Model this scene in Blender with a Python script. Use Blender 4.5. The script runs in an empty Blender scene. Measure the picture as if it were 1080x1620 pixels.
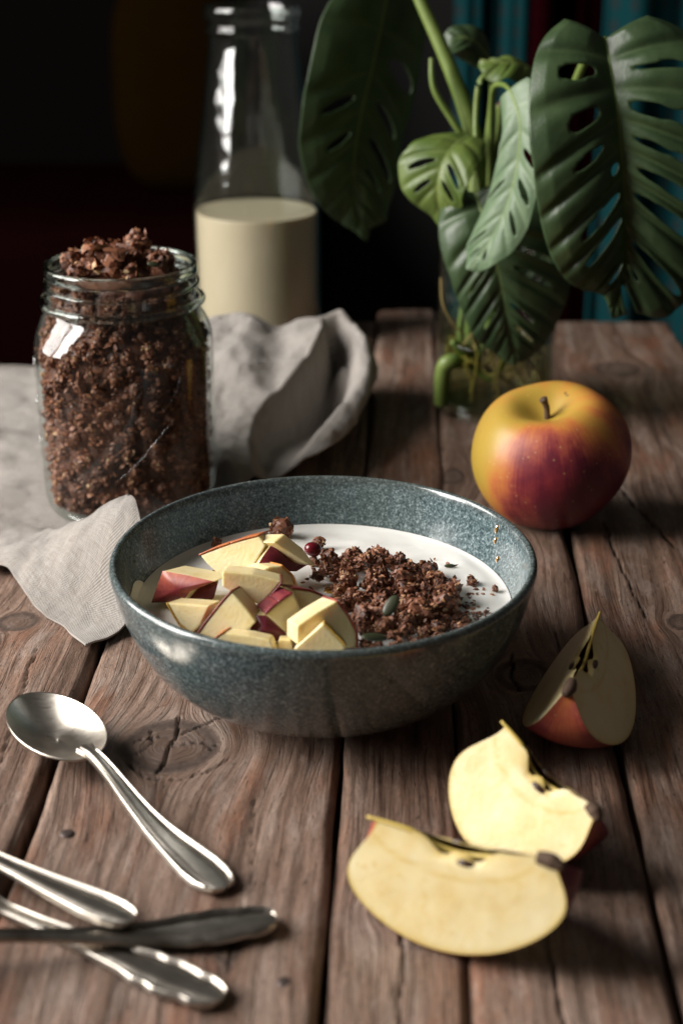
import bpy, bmesh, math, random
import numpy as np
from mathutils import Vector, Matrix

S = 0.01                      # builders work in centimetres; the table top is z = 0
SC = bpy.context.scene
COL = SC.collection

# ------------------------------------------------------------------ camera
F = 2400.0                    # focal length in photograph pixels (1080 x 1620)
P = math.atan(1015 / F)       # downward pitch
H = 30.9                      # camera height above the table, cm
cd = bpy.data.cameras.new('camera')
cam = bpy.data.objects.new('camera', cd); COL.objects.link(cam)
cam.location = (0, 0, H * S)
cam.rotation_euler = (math.pi / 2 - P, 0, 0)
cd.sensor_fit = 'VERTICAL'; cd.sensor_height = 36; cd.sensor_width = 24
cd.lens = F / 1620 * 36
cd.clip_start = 0.01; cd.clip_end = 50
cd.dof.use_dof = True; cd.dof.focus_distance = 0.635; cd.dof.aperture_fstop = 7.5
SC.camera = cam

# ------------------------------------------------------------------ world and window light
w = bpy.data.worlds.new('World'); SC.world = w; w.use_nodes = True
bg = w.node_tree.nodes['Background']
bg.inputs[0].default_value = (1.0, 0.94, 0.86, 1); bg.inputs[1].default_value = 0.05

def window_pane(name, loc, aim, sx, sy, power):
    l = bpy.data.lights.new(name, 'AREA'); l.shape = 'RECTANGLE'; l.size = sx; l.size_y = sy
    l.energy = power; l.color = (1.0, 0.965, 0.92)
    o = bpy.data.objects.new(name, l); COL.objects.link(o); o.location = loc
    o.rotation_euler = (Vector(aim) - Vector(loc)).to_track_quat('-Z', 'Y').to_euler()
    return o
for wy, pw, ty in ((0.87, 9.0, 0.72), (0.38, 14.0, 0.60)):
    for wz in (0.46, 1.0):
        window_pane('window_light', (-1.14, wy, wz), (0, ty, 0.02 + (wz - .73) * .5), 0.42, 0.48, pw)

SC.view_settings.view_transform = 'Standard'; SC.view_settings.look = 'None'
SC.view_settings.exposure = 0.12; SC.view_settings.gamma = 1.0
SC.cycles.use_denoising = True
SC.cycles.max_bounces = 14; SC.cycles.transparent_max_bounces = 24; SC.cycles.transmission_bounces = 10
SC.cycles.caustics_reflective = False; SC.cycles.caustics_refractive = False
SC.cycles.sample_clamp_indirect = 4.0

# ------------------------------------------------------------------ pixel helpers (a pixel gives a direction only)
def ray(px, py):
    x = (px - 540) / F; y = (810 - py) / F
    return np.array([x, math.cos(P) + y * math.sin(P), -math.sin(P) + y * math.cos(P)])
EYE = np.array([0, 0, H])
def at(px, py, z=0.0):
    d = ray(px, py); return EYE + d * ((z - H) / d[2])
def atY(px, py, Y):
    d = ray(px, py); return EYE + d * (Y / d[1])
def onplane(px, py, p, n):
    d = ray(px, py); return EYE + d * (np.dot(np.asarray(p) - EYE, n) / np.dot(d, n))

# ------------------------------------------------------------------ numpy noise
def _h(ix, iy, iz, seed):
    n = (ix.astype(np.int64) * 374761393 + iy.astype(np.int64) * 668265263 + iz.astype(np.int64) * 2147483647 + seed * 974634777) & 0xffffffff
    n = ((n ^ (n >> 13)) * 1274126177) & 0xffffffff
    n = ((n ^ (n >> 16)) * 2246822519) & 0xffffffff
    return ((n ^ (n >> 15)) & 0xffffff) / float(0xffffff)
def vnoise(x, y, z=0.0, seed=0):
    x = np.asarray(x, float); y = np.asarray(y, float) + 0 * x; z = np.asarray(z, float) + 0 * x
    ix, iy, iz = np.floor(x), np.floor(y), np.floor(z)
    fx, fy, fz = x - ix, y - iy, z - iz
    fx = fx * fx * (3 - 2 * fx); fy = fy * fy * (3 - 2 * fy); fz = fz * fz * (3 - 2 * fz)
    r = 0
    for a in (0, 1):
        for b in (0, 1):
            for c in (0, 1):
                r = r + _h(ix + a, iy + b, iz + c, seed) * np.abs(1 - a - fx) * np.abs(1 - b - fy) * np.abs(1 - c - fz)
    return r * 2 - 1
def fbm(x, y, z=0.0, seed=0, o=3):
    r = 0; a = 1.0
    for k in range(o):
        r = r + a * vnoise(np.asarray(x) * 2 ** k, np.asarray(y) * 2 ** k, np.asarray(z) * 2 ** k, seed + k * 17); a *= 0.5
    return r
def sstep(a, b, x):
    t = np.clip((x - a) / (b - a), 0, 1); return t * t * (3 - 2 * t)

# ------------------------------------------------------------------ object helpers
def new_obj(name, me, mat=None, parent=None):
    o = bpy.data.objects.new(name, me); COL.objects.link(o)
    if mat is not None and me is not None: me.materials.append(mat)
    if parent is not None: o.parent = parent
    return o
def mesh(name, V, Fc, mat=None, parent=None, smooth=True, attrs=None, uv=None):
    me = bpy.data.meshes.new(name)
    V = np.asarray(V, float) * S
    me.from_pydata([tuple(v) for v in V], [], [tuple(int(i) for i in f) for f in Fc])
    if smooth: me.polygons.foreach_set('use_smooth', np.ones(len(me.polygons), bool))
    if attrs:
        for k, a in attrs.items():
            at_ = me.attributes.new(k, 'FLOAT', 'POINT'); at_.data.foreach_set('value', np.asarray(a, np.float32))
    if uv is not None:
        l = me.uv_layers.new(name='UVMap'); idx = np.zeros(len(me.loops), np.int32); me.loops.foreach_get('vertex_index', idx)
        l.data.foreach_set('uv', np.asarray(uv, np.float32)[idx].ravel())
    me.update()
    return new_obj(name, me, mat, parent)
def thing(name, label, cat, loc=(0, 0, 0), group=None):
    o = bpy.data.objects.new(name, None); COL.objects.link(o); o.location = [c * S for c in loc]
    o.empty_display_size = 0.02
    return tag(o, label, cat, group)
def tag(o, label, cat, group=None, kind=None):
    o['label'] = label; o['category'] = cat
    if group: o['group'] = group
    if kind: o['kind'] = kind
    return o
def structure(o): o['kind'] = 'structure'; return o
def grid_faces(nu, nv, wrap_v=False):
    f = []
    for i in range(nu - 1):
        for j in range(nv if wrap_v else nv - 1):
            j2 = (j + 1) % nv
            f.append((i * nv + j, i * nv + j2, (i + 1) * nv + j2, (i + 1) * nv + j))
    return f
def catmull(pts, n):
    p = np.asarray(pts, float); m = len(p)
    out = []
    for t in np.linspace(0, m - 1, n):
        i = min(int(t), m - 2); f = t - i
        a, b, c, d = p[max(i - 1, 0)], p[i], p[i + 1], p[min(i + 2, m - 1)]
        out.append(0.5 * ((2 * b) + (c - a) * f + (2 * a - 5 * b + 4 * c - d) * f * f + (3 * b - a - 3 * c + d) * f ** 3))
    return np.array(out)
def tube_geo(pts, rad, n=10, steps=None):
    p = catmull(pts, steps or len(pts) * 6); m = len(p)
    r = np.interp(np.linspace(0, 1, m), np.linspace(0, 1, len(rad)), rad) if hasattr(rad, '__len__') else np.full(m, rad)
    T = np.gradient(p, axis=0); T /= np.linalg.norm(T, axis=1)[:, None] + 1e-9
    up = np.array([0.31, 0.2, 0.93]); V = []
    for i in range(m):
        b = np.cross(T[i], up); b /= np.linalg.norm(b) + 1e-9; c = np.cross(b, T[i])
        for k in range(n):
            a = 2 * math.pi * k / n; V.append(p[i] + r[i] * (math.cos(a) * b + math.sin(a) * c))
    Fc = grid_faces(m, n, True)
    Fc.append(tuple(range(n))[::-1]); Fc.append(tuple(range((m - 1) * n, m * n)))
    return V, Fc
def tube(name, pts, rad, mat, parent=None, n=10, steps=None):
    V, Fc = tube_geo(pts, rad, n, steps); return mesh(name, V, Fc, mat, parent)
def lathe_geo(prof, n=96, c=(0, 0, 0), sq=2.0, sqf=None):
    V = []
    for i, (r, z) in enumerate(prof):
        e = sq if sqf is None else sqf(z)
        for k in range(n):
            a = 2 * math.pi * (k + .5) / n; ca, sa = math.cos(a), math.sin(a)
            q = (abs(ca) ** e + abs(sa) ** e) ** (-1 / e)
            V.append((c[0] + r * q * ca, c[1] + r * q * sa, c[2] + z))
    return V, grid_faces(len(prof), n, True)
def lathe(name, prof, mat, parent=None, n=96, c=(0, 0, 0), cap0=False, cap1=False, sqf=None):
    V, Fc = lathe_geo(prof, n, c, 2.0, sqf)
    m = len(prof)
    if cap0: Fc.append(tuple(range(n))[::-1])
    if cap1: Fc.append(tuple(range((m - 1) * n, m * n)))
    return mesh(name, V, Fc, mat, parent)
def smooth_prof(pts, n): return [tuple(q) for q in catmull(pts, n)]
def box_geo(x0, x1, y0, y1, z0, z1):
    V = [(x, y, z) for x in (x0, x1) for y in (y0, y1) for z in (z0, z1)]
    return V, [(0, 1, 3, 2), (4, 6, 7, 5), (0, 4, 5, 1), (2, 3, 7, 6), (0, 2, 6, 4), (1, 5, 7, 3)]

# ------------------------------------------------------------------ material helpers
class NT:
    def __init__(s, name):
        s.m = bpy.data.materials.new(name); s.m.use_nodes = True; s.t = s.m.node_tree; s.t.nodes.clear()
        s.out = s.t.nodes.new('ShaderNodeOutputMaterial')
    def n(s, typ, ins=None, **props):
        x = s.t.nodes.new('ShaderNode' + typ)
        for k, v in props.items(): setattr(x, k, v)
        for k, v in (ins or {}).items():
            i = x.inputs[k]
            if isinstance(v, bpy.types.NodeSocket): s.t.links.new(v, i)
            else:
                if hasattr(i.default_value, '__len__') and not hasattr(v, '__len__'): v = [v] * len(i.default_value)
                elif hasattr(v, '__len__') and len(v) == 3 and len(i.default_value) == 4: v = (*v, 1)
                i.default_value = v
        return x
    def math(s, op, a, b=0.0, c=None, clamp=False):
        ins = {0: a, 1: b}
        if c is not None: ins[2] = c
        return s.n('Math', ins, operation=op, use_clamp=clamp).outputs[0]
    def noise(s, vec, scale=5.0, detail=4.0, rough=0.55, dist=0.0):
        return s.n('TexNoise', {'Vector': vec, 'Scale': scale, 'Detail': detail, 'Roughness': rough, 'Distortion': dist}).outputs[0]
    def ramp(s, fac, stops):
        r = s.n('ValToRGB', {0: fac}); e = r.color_ramp.elements
        while len(e) < len(stops): e.new(0.5)
        for i, (p, c) in enumerate(stops): e[i].position = p; e[i].color = (*c, 1) if len(c) == 3 else c
        return r.outputs[0]
    def mix(s, fac, a, b, mode='MIX'):
        x = s.n('Mix', data_type='RGBA', blend_type=mode)
        for sock, v in ((x.inputs[0], fac), (x.inputs[6], a), (x.inputs[7], b)):
            if isinstance(v, bpy.types.NodeSocket): s.t.links.new(v, sock)
            else: sock.default_value = (*v, 1) if hasattr(v, '__len__') and len(v) == 3 else v
        return x.outputs[2]
    def attr(s, name): return s.n('Attribute', attribute_name=name).outputs['Fac']
    def obj(s): return s.n('TexCoord').outputs['Object']
    def scaled(s, vec, sc): return s.n('Mapping', {'Vector': vec, 'Scale': sc}).outputs[0]
    def bump(s, h, strength=0.3, dist=0.001, normal=None):
        ins = {'Strength': strength, 'Distance': dist, 'Height': h}
        if normal is not None: ins['Normal'] = normal
        return s.n('Bump', ins).outputs[0]
    def principled(s, **kw):
        ins = {k.replace('_', ' '): v for k, v in kw.items()}
        b = s.n('BsdfPrincipled', ins); s.t.links.new(b.outputs[0], s.out.inputs[0]); return s.m
    def surface(s, sock): s.t.links.new(sock, s.out.inputs[0]); return s.m

def mat_wood():
    t = NT('weathered_wood')
    g = t.attr('grain'); a = t.attr('along'); kn = t.attr('knot'); sd = t.attr('seed'); cr = t.attr('crack')
    vec = t.n('CombineXYZ', {0: g, 1: t.math('MULTIPLY', a, 0.055), 2: sd}).outputs[0]
    vec2 = t.n('CombineXYZ', {0: g, 1: t.math('MULTIPLY', a, 0.02), 2: sd}).outputs[0]
    vec3 = t.n('CombineXYZ', {0: t.math('MULTIPLY', g, .45), 1: t.math('MULTIPLY', a, 0.13), 2: sd}).outputs[0]
    broad = t.noise(vec, 0.9, 4, 0.6)
    fine = t.noise(t.n('CombineXYZ', {0: g, 1: t.math('MULTIPLY', a, 0.11), 2: sd}).outputs[0], 7.0, 6, 0.75)
    hair = t.noise(t.n('CombineXYZ', {0: g, 1: t.math('MULTIPLY', a, 0.09), 2: sd}).outputs[0], 26.0, 4, 0.75)
    pore = t.noise(t.n('CombineXYZ', {0: g, 1: t.math('MULTIPLY', a, 0.16), 2: sd}).outputs[0], 13.0, 2, 0.5)
    dots = t.noise(t.n('CombineXYZ', {0: g, 1: a, 2: sd}).outputs[0], 9.0, 4, 0.7)
    lines = t.noise(vec2, 3.2, 2, 0.5, 0.2)
    blot = t.noise(vec3, 1.0, 5, 0.6)
    base = t.ramp(broad, [(0.28, (0.070, 0.041, 0.029)), (0.46, (0.178, 0.110, 0.078)), (0.58, (0.240, 0.162, 0.123)), (0.75, (0.34, 0.26, 0.215))])
    red = t.mix(t.ramp(blot, [(0.5, (0, 0, 0)), (0.68, (1, 1, 1))]), base, (0.22, 0.100, 0.058))
    dust = t.noise(t.n('CombineXYZ', {0: t.math('MULTIPLY', g, .9), 1: t.math('MULTIPLY', a, 0.22), 2: t.math('ADD', sd, 7.0)}).outputs[0], 1.1, 6, 0.7)
    c = t.mix(t.ramp(dust, [(0.50, (0, 0, 0)), (0.68, (.55, .55, .55))]), red, (0.37, 0.30, 0.26))
    c = t.mix(0.75, c, t.ramp(fine, [(0.28, (0.42, 0.38, 0.36)), (0.5, (.95, .95, .95)), (0.72, (1.38, 1.36, 1.34))]), 'MULTIPLY')
    c = t.mix(0.8, c, t.ramp(pore, [(0.27, (0.25, 0.2, 0.18)), (0.36, (1, 1, 1))]), 'MULTIPLY')
    c = t.mix(0.6, c, t.ramp(dots, [(0.3, (0.6, 0.57, 0.55)), (0.5, (1, 1, 1)), (0.7, (1.3, 1.3, 1.3))]), 'MULTIPLY')
    c = t.mix(0.55, c, t.ramp(hair, [(0.3, (0.55, 0.5, 0.47)), (0.55, (1.05, 1.05, 1.05))]), 'MULTIPLY')
    c = t.mix(0.75, c, t.ramp(lines, [(0.40, (1.06, 1.06, 1.06)), (0.475, (1, 1, 1)), (0.5, (0.38, 0.31, 0.27)), (0.525, (1, 1, 1))]), 'MULTIPLY')
    c = t.mix(t.math('MULTIPLY', kn, 0.72), c, (0.085, 0.055, 0.042))
    rg_ = t.math('MULTIPLY', t.math('MULTIPLY', kn, t.math('SUBTRACT', 1.0, kn)), 2.6, clamp=True)
    c = t.mix(rg_, c, (0.045, 0.028, 0.021))
    ringn = t.math('SINE', t.math('MULTIPLY', g, 26.0))
    c = t.mix(t.math('MULTIPLY', t.math('MULTIPLY_ADD', ringn, .5, .5), t.math('MULTIPLY', kn, .5)), c, (0.20, 0.135, 0.10))
    c = t.mix(cr, c, (0.018, 0.012, 0.010))
    h = t.math('ADD', t.math('MULTIPLY', fine, 0.7), t.math('MULTIPLY', hair, 0.5))
    h = t.math('ADD', h, t.math('MULTIPLY', t.ramp(pore, [(0.27, (0, 0, 0)), (0.36, (1, 1, 1))]), 0.6))
    h = t.math('ADD', h, t.math('MULTIPLY', dots, 0.25))
    h = t.math('ADD', h, t.math('MULTIPLY', t.ramp(lines, [(0.47, (1, 1, 1)), (0.5, (0, 0, 0)), (0.53, (1, 1, 1))]), 0.35))
    rough = t.math('MULTIPLY_ADD', fine, 0.3, 0.42)
    return t.principled(Base_Color=c, Roughness=rough, Normal=t.bump(h, 0.75, 0.0009), Specular_IOR_Level=0.35)

def mat_simple(name, col, rough=0.5, **kw):
    return NT(name).principled(Base_Color=(*col, 1), Roughness=rough, **kw)

def mat_glass(name, tint=(0.96, 0.98, 0.97), rough=0.0, edge=(0.55, 0.62, 0.6)):
    t = NT(name)
    f = t.n('LayerWeight', {'Blend': 0.5}).outputs['Facing']
    sch = t.math('MULTIPLY_ADD', t.math('POWER', f, 5.0), 0.93, 0.05)
    tc = t.mix(t.math('POWER', f, 3.0), tint, edge)
    tr = t.n('BsdfTransparent', {0: tc}).outputs[0]
    rip = t.bump(t.noise(t.scaled(t.obj(), (1, 1, .45)), 55, 2, .5), 0.25, 0.004)
    gl = t.n('BsdfGlossy', {'Color': (1, 1, 1, 1), 'Roughness': rough + 0.07, 'Normal': rip}).outputs[0]
    return t.surface(t.n('MixShader', {0: sch, 1: tr, 2: gl}).outputs[0])
def mat_solid_glass(name):
    t = NT(name)
    return t.surface(t.n('BsdfGlass', {'Color': (0.93, 0.97, 0.95, 1), 'Roughness': 0.02, 'IOR': 1.5}).outputs[0])

def mat_bowl():
    t = NT('speckled_glaze'); o = t.obj()
    n1 = t.noise(o, 1000, 2, 0.6); n2 = t.noise(o, 520, 3, 0.7); n3 = t.noise(o, 14, 4, 0.6)
    z = t.n('SeparateXYZ', {0: o}).outputs[2]
    sp = t.math('ADD', t.math('MULTIPLY', n1, 0.62), t.math('MULTIPLY', n2, 0.38))
    c = t.ramp(sp, [(0.36, (0.020, 0.034, 0.038)), (0.47, (0.062, 0.092, 0.100)), (0.56, (0.125, 0.170, 0.180)), (0.68, (0.34, 0.41, 0.42))])
    c = t.mix(t.ramp(n3, [(0.45, (0, 0, 0)), (0.75, (0.45, 0.45, 0.45))]), c, (0.085, 0.10, 0.085))
    low = t.math('MULTIPLY_ADD', z, -30.0, 1.0, clamp=True)
    c = t.mix(t.math('MULTIPLY', low, 0.6), c, (0.075, 0.078, 0.064))
    rim = t.ramp(t.math('ADD', z, t.math('MULTIPLY', t.math('SUBTRACT', n3, .5), 0.001)), [(0.0576, (0, 0, 0)), (0.0592, (1, 1, 1))])
    c = t.mix(t.math('MULTIPLY', rim, 0.55), c, (0.055, 0.048, 0.036))
    return t.principled(Base_Color=c, Roughness=t.math('MULTIPLY_ADD', n2, 0.14, 0.12), Normal=t.bump(n2, 0.06, 0.0006), Coat_Weight=0.35, Coat_Roughness=0.06)

def mat_skin(name, mode):
    # red blush over yellow; 'blush' (0 yellow .. 1 crimson) comes from the geometry's own attribute
    t = NT(name); o = t.obj(); b = t.attr('blush'); st = t.attr('streak')
    n = t.noise(o, 60, 5, 0.65); n2 = t.noise(o, 420, 2, 0.6)
    sv = t.n('CombineXYZ', {0: t.math('MULTIPLY', st, 9.0), 1: t.math('MULTIPLY', b, 1.6)}).outputs[0]
    ns = t.noise(sv, 3.0, 4, 0.6)
    f = t.math('ADD', b, t.math('MULTIPLY', t.math('SUBTRACT', n, 0.5), 0.55))
    f = t.math('ADD', f, t.math('MULTIPLY', t.math('SUBTRACT', ns, 0.5), 0.4))
    f = t.math('ADD', f, t.math('MULTIPLY', t.math('SUBTRACT', n2, 0.5), 0.12), clamp=True)
    c = t.ramp(f, [(0.0, (0.43, 0.285, 0.045)), (0.30, (0.50, 0.25, 0.045)), (0.50, (0.52, 0.17, 0.045)), (0.70, (0.38, 0.085, 0.045)), (0.88, (0.20, 0.024, 0.030)), (1.0, (0.115, 0.010, 0.022))])
    v = t.n('TexVoronoi', {'Vector': o, 'Scale': 210.0}).outputs['Distance']
    c = t.mix(t.ramp(v, [(0.07, (0.35, 0.35, 0.35)), (0.13, (0, 0, 0))]), c, (0.62, 0.47, 0.2))
    dk = t.noise(o, 130, 2, 0.5)
    c = t.mix(t.ramp(dk, [(0.735, (0, 0, 0)), (0.76, (0.75, 0.75, 0.75))]), c, (0.06, 0.035, 0.015))
    return t.principled(Base_Color=c, Roughness=t.math('MULTIPLY_ADD', n, 0.2, 0.33), Normal=t.bump(n2, 0.08, 0.0005), Subsurface_Weight=0.08, Subsurface_Radius=(0.004, 0.0015, 0.0008), Subsurface_Scale=1.0)

def mat_flesh():
    t = NT('apple_flesh'); o = t.obj()
    n = t.noise(o, 70, 4, 0.6); n2 = t.noise(o, 700, 3, 0.65); n3 = t.noise(o, 190, 3, 0.6); e = t.attr('rimness')
    c = t.ramp(n, [(0.22, (0.70, 0.52, 0.22)), (0.45, (0.78, 0.64, 0.34)), (0.75, (0.82, 0.72, 0.46))])
    c = t.mix(t.ramp(n3, [(0.6, (0, 0, 0)), (0.74, (.5, .5, .5))]), c, (0.66, 0.46, 0.12))
    c = t.mix(e, c, (0.62, 0.42, 0.08))
    return t.principled(Base_Color=c, Roughness=0.34, Normal=t.bump(t.math('ADD', n2, t.math('MULTIPLY', n3, 1.0)), 0.25, 0.0006), Subsurface_Weight=0.3, Subsurface_Radius=(0.006, 0.004, 0.0015), Subsurface_Scale=1.0)

def mat_granola():
    t = NT('baked_oats'); o = t.obj(); a = t.attr('tint'); n = t.noise(o, 500, 3, 0.6); n2 = t.noise(o, 160, 3, 0.6)
    rnd = t.n('ObjectInfo').outputs['Random']
    f = t.math('ADD', a, t.math('MULTIPLY', t.math('SUBTRACT', rnd, 0.5), 0.28))
    f = t.math('ADD', f, t.math('MULTIPLY', t.math('SUBTRACT', n2, 0.5), 0.45), clamp=True)
    c = t.ramp(f, [(0.0, (0.05, 0.02, 0.012)), (0.35, (0.15, 0.054, 0.027)), (0.7, (0.28, 0.113, 0.057)), (0.9, (0.40, 0.20, 0.095)), (1.0, (0.48, 0.32, 0.17))])
    return t.principled(Base_Color=c, Roughness=0.52, Normal=t.bump(n, 0.5, 0.0006), Specular_IOR_Level=0.45)

def mat_linen():
    t = NT('linen'); uv = t.n('TexCoord').outputs['UV']; s = t.n('SeparateXYZ', {0: uv})
    u, v = s.outputs[0], s.outputs[1]
    k = math.pi / 0.06
    n1 = t.noise(t.scaled(uv, (6, 0.5, 1)), 2.0, 4, .6); n2 = t.noise(t.scaled(uv, (0.5, 6, 1)), 2.0, 4, .6); n3 = t.noise(uv, 0.35, 4, .6)
    su = t.math('SINE', t.math('MULTIPLY', u, k)); sv = t.math('SINE', t.math('MULTIPLY', v, k))
    weave = t.math('MULTIPLY', su, sv)
    f = t.math('ADD', t.math('MULTIPLY', n1, 0.5), t.math('MULTIPLY', n2, 0.5))
    c = t.ramp(f, [(0.36, (0.30, 0.265, 0.235)), (0.5, (0.40, 0.365, 0.335)), (0.64, (0.48, 0.45, 0.425))])
    c = t.mix(0.75, c, t.ramp(t.math('MULTIPLY_ADD', weave, 0.5, 0.5), [(0.1, (0.34, 0.31, 0.28)), (0.6, (1.05, 1.05, 1.05))]), 'MULTIPLY')
    c = t.mix(t.ramp(n3, [(0.45, (0, 0, 0)), (0.75, (0.35, 0.35, 0.35))]), c, (0.42, 0.37, 0.32))
    h = t.math('ADD', t.math('MULTIPLY', weave, 0.5), t.math('MULTIPLY', f, 1.0))
    return t.principled(Base_Color=c, Roughness=0.85, Normal=t.bump(h, 0.8, 0.0007), Sheen_Weight=0.2, Specular_IOR_Level=0.15)

def mat_silver(name, dark):
    t = NT(name); o = t.obj()
    n = t.noise(o, 55, 4, 0.6); s1 = t.noise(t.scaled(o, (1, 14, 1)), 180, 3, 0.7)
    c = t.mix(t.ramp(n, [(0.35, (0, 0, 0)), (0.7, (dark, dark, dark))]), (0.66, 0.61, 0.54), (0.22, 0.18, 0.145))
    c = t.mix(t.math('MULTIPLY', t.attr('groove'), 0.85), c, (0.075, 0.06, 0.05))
    r = t.math('MULTIPLY_ADD', s1, 0.22, 0.20)
    return t.principled(Base_Color=c, Metallic=1.0, Roughness=r, Normal=t.bump(s1, 0.05, 0.0004))

def mat_leaf(name, dark, light, vein, rough=0.36):
    t = NT(name); o = t.obj(); v = t.attr('vein'); n = t.noise(o, 45, 4, 0.6); n2 = t.noise(o, 330, 3, 0.6); q = t.attr('across')
    c = t.mix(t.ramp(n, [(0.35, (0, 0, 0)), (0.7, (1, 1, 1))]), dark, light)
    c = t.mix(t.math('MULTIPLY', v, 0.7), c, vein)
    b = t.n('BsdfPrincipled', {'Base Color': c, 'Roughness': t.math('MULTIPLY_ADD', n2, 0.18, rough - 0.05), 'Normal': t.bump(t.math('ADD', n2, t.math('MULTIPLY', n, .6)), 0.2, 0.001), 'Specular IOR Level': 0.5})
    tl = t.n('BsdfTranslucent', {'Color': t.mix(0.6, c, (0.16, 0.24, 0.03))}).outputs[0]
    return t.surface(t.n('MixShader', {0: 0.22, 1: b.outputs[0], 2: tl}).outputs[0])

def mat_cloth(name, ca, cb, freq, rough=0.9):
    t = NT(name); o = t.obj(); s = t.n('SeparateXYZ', {0: o})
    sv = t.math('SINE', t.math('MULTIPLY', s.outputs[0], freq)); sh = t.math('SINE', t.math('MULTIPLY', s.outputs[2], 300.0))
    n = t.noise(o, 20, 4, 0.6)
    f = t.ramp(t.math('ADD', t.math('MULTIPLY', sv, 0.6), t.math('MULTIPLY', sh, 0.35)), [(0.25, (0, 0, 0)), (0.5, (1, 1, 1))])
    c = t.mix(t.math('MULTIPLY', f, 0.6), ca, cb)
    c = t.mix(t.math('MULTIPLY', n, 0.5), c, tuple(x * 0.5 for x in ca))
    return t.principled(Base_Color=c, Roughness=rough, Specular_IOR_Level=0.0)

M = dict(
    wood=mat_wood(), bowl=mat_bowl(), apple=mat_skin('apple_skin', 0), flesh=mat_flesh(), granola=mat_granola(), linen=mat_linen(),
    silver=mat_silver('old_silver', 0.55), silver_dark=mat_silver('tarnished_silver', 0.95),
    glass=mat_glass('clear_glass'), vase_glass=mat_glass('vase_glass', (0.93, 0.96, 0.93), 0.0, (0.42, 0.5, 0.45)), solid=mat_solid_glass('thick_glass'),
    water=mat_glass('pond_water', (0.80, 0.82, 0.62), 0.0, (0.5, 0.52, 0.35)),
    yogurt=NT('yogurt').principled(Base_Color=(0.84, 0.82, 0.775, 1), Roughness=0.18, Subsurface_Weight=0.35, Subsurface_Radius=(0.006, 0.005, 0.004), Subsurface_Scale=1.0),
    milk=NT('oat_milk').principled(Base_Color=(0.46, 0.385, 0.27, 1), Roughness=0.3, Subsurface_Weight=0.25, Subsurface_Radius=(0.008, 0.006, 0.004), Subsurface_Scale=1.0),
    honey=NT('honey').principled(Base_Color=(0.75, 0.36, 0.05, 1), Roughness=0.05, Transmission_Weight=0.75, IOR=1.48),
    stem_brown=mat_simple('dry_stem', (0.085, 0.05, 0.03), 0.8), seed=mat_simple('pip', (0.045, 0.02, 0.012), 0.35),
    core=mat_simple('core_husk', (0.55, 0.40, 0.09), 0.5), pumpkin=mat_simple('pumpkin_seed', (0.035, 0.04, 0.018), 0.45),
    berry=NT('dried_berry').principled(Base_Color=(0.11, 0.006, 0.012, 1), Roughness=0.22),
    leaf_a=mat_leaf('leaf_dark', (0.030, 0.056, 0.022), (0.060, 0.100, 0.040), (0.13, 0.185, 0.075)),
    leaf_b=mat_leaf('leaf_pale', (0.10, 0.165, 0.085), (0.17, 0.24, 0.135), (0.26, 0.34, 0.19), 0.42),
    leaf_c=mat_leaf('leaf_young', (0.075, 0.125, 0.022), (0.14, 0.19, 0.04), (0.24, 0.28, 0.08), 0.4),
    stem=mat_leaf('petiole', (0.13, 0.19, 0.035), (0.21, 0.27, 0.07), (0.2, 0.3, 0.1)), root=mat_simple('root_fibre', (0.30, 0.22, 0.07), 0.7),
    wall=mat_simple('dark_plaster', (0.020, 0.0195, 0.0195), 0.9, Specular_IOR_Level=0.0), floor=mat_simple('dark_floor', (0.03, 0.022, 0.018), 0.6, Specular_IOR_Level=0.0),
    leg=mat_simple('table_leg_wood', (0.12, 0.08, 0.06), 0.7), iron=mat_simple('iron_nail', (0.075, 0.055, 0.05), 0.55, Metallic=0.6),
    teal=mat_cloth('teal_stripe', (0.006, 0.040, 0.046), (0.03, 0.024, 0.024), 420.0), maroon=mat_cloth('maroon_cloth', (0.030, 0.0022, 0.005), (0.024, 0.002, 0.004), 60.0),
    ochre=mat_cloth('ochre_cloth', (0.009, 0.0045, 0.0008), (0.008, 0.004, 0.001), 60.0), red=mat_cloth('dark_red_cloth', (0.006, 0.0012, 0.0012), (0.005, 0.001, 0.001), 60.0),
)

# ------------------------------------------------------------------ setting: wall, floor, table
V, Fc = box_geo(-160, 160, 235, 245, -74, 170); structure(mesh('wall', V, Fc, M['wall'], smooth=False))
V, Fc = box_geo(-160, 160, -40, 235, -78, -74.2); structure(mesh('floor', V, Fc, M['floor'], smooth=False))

SL = 0.043                                   # the planks run a little to the right of straight ahead
def pl(s, t): return s + SL * (t - 50), t     # plank coordinates (s across at t = 50, t along) -> x, y
table = thing('wooden_table', 'old weathered plank table with dark gaps and knots, carrying the breakfast things', 'table', (0, 50, -74))
OFF = np.array([0, -50, 74])
KNOTS = [(-6.55, 50.1, 1.55, 1.25), (7.3, 55.6, 0.95, .9), (9.4, 73.2, 1.6, 1.0), (-14.9, 60.5, 0.75, 0.6), (14.8, 60.6, .55, .5), (5.0, 78.3, .5, .8), (16.5, 98.0, 1.3, 1.0), (-3.8, 93, .8, .8), (13.3, 79.5, .7, .7), (2.1, 40.2, .5, .5), (-16.9, 47.5, .6, .6), (-3.0, 38.0, .3, .3)]
PLANKS = [(-32.6, -21.75, 95.5, 1), (-21.4, -10.98, 96.4, 2), (-10.58, -0.06, 110.4, 3), (0.16, 4.37, 113.6, 4), (4.45, 10.5, 111.0, 5), (10.72, 21.8, 110.2, 6)]
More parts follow.
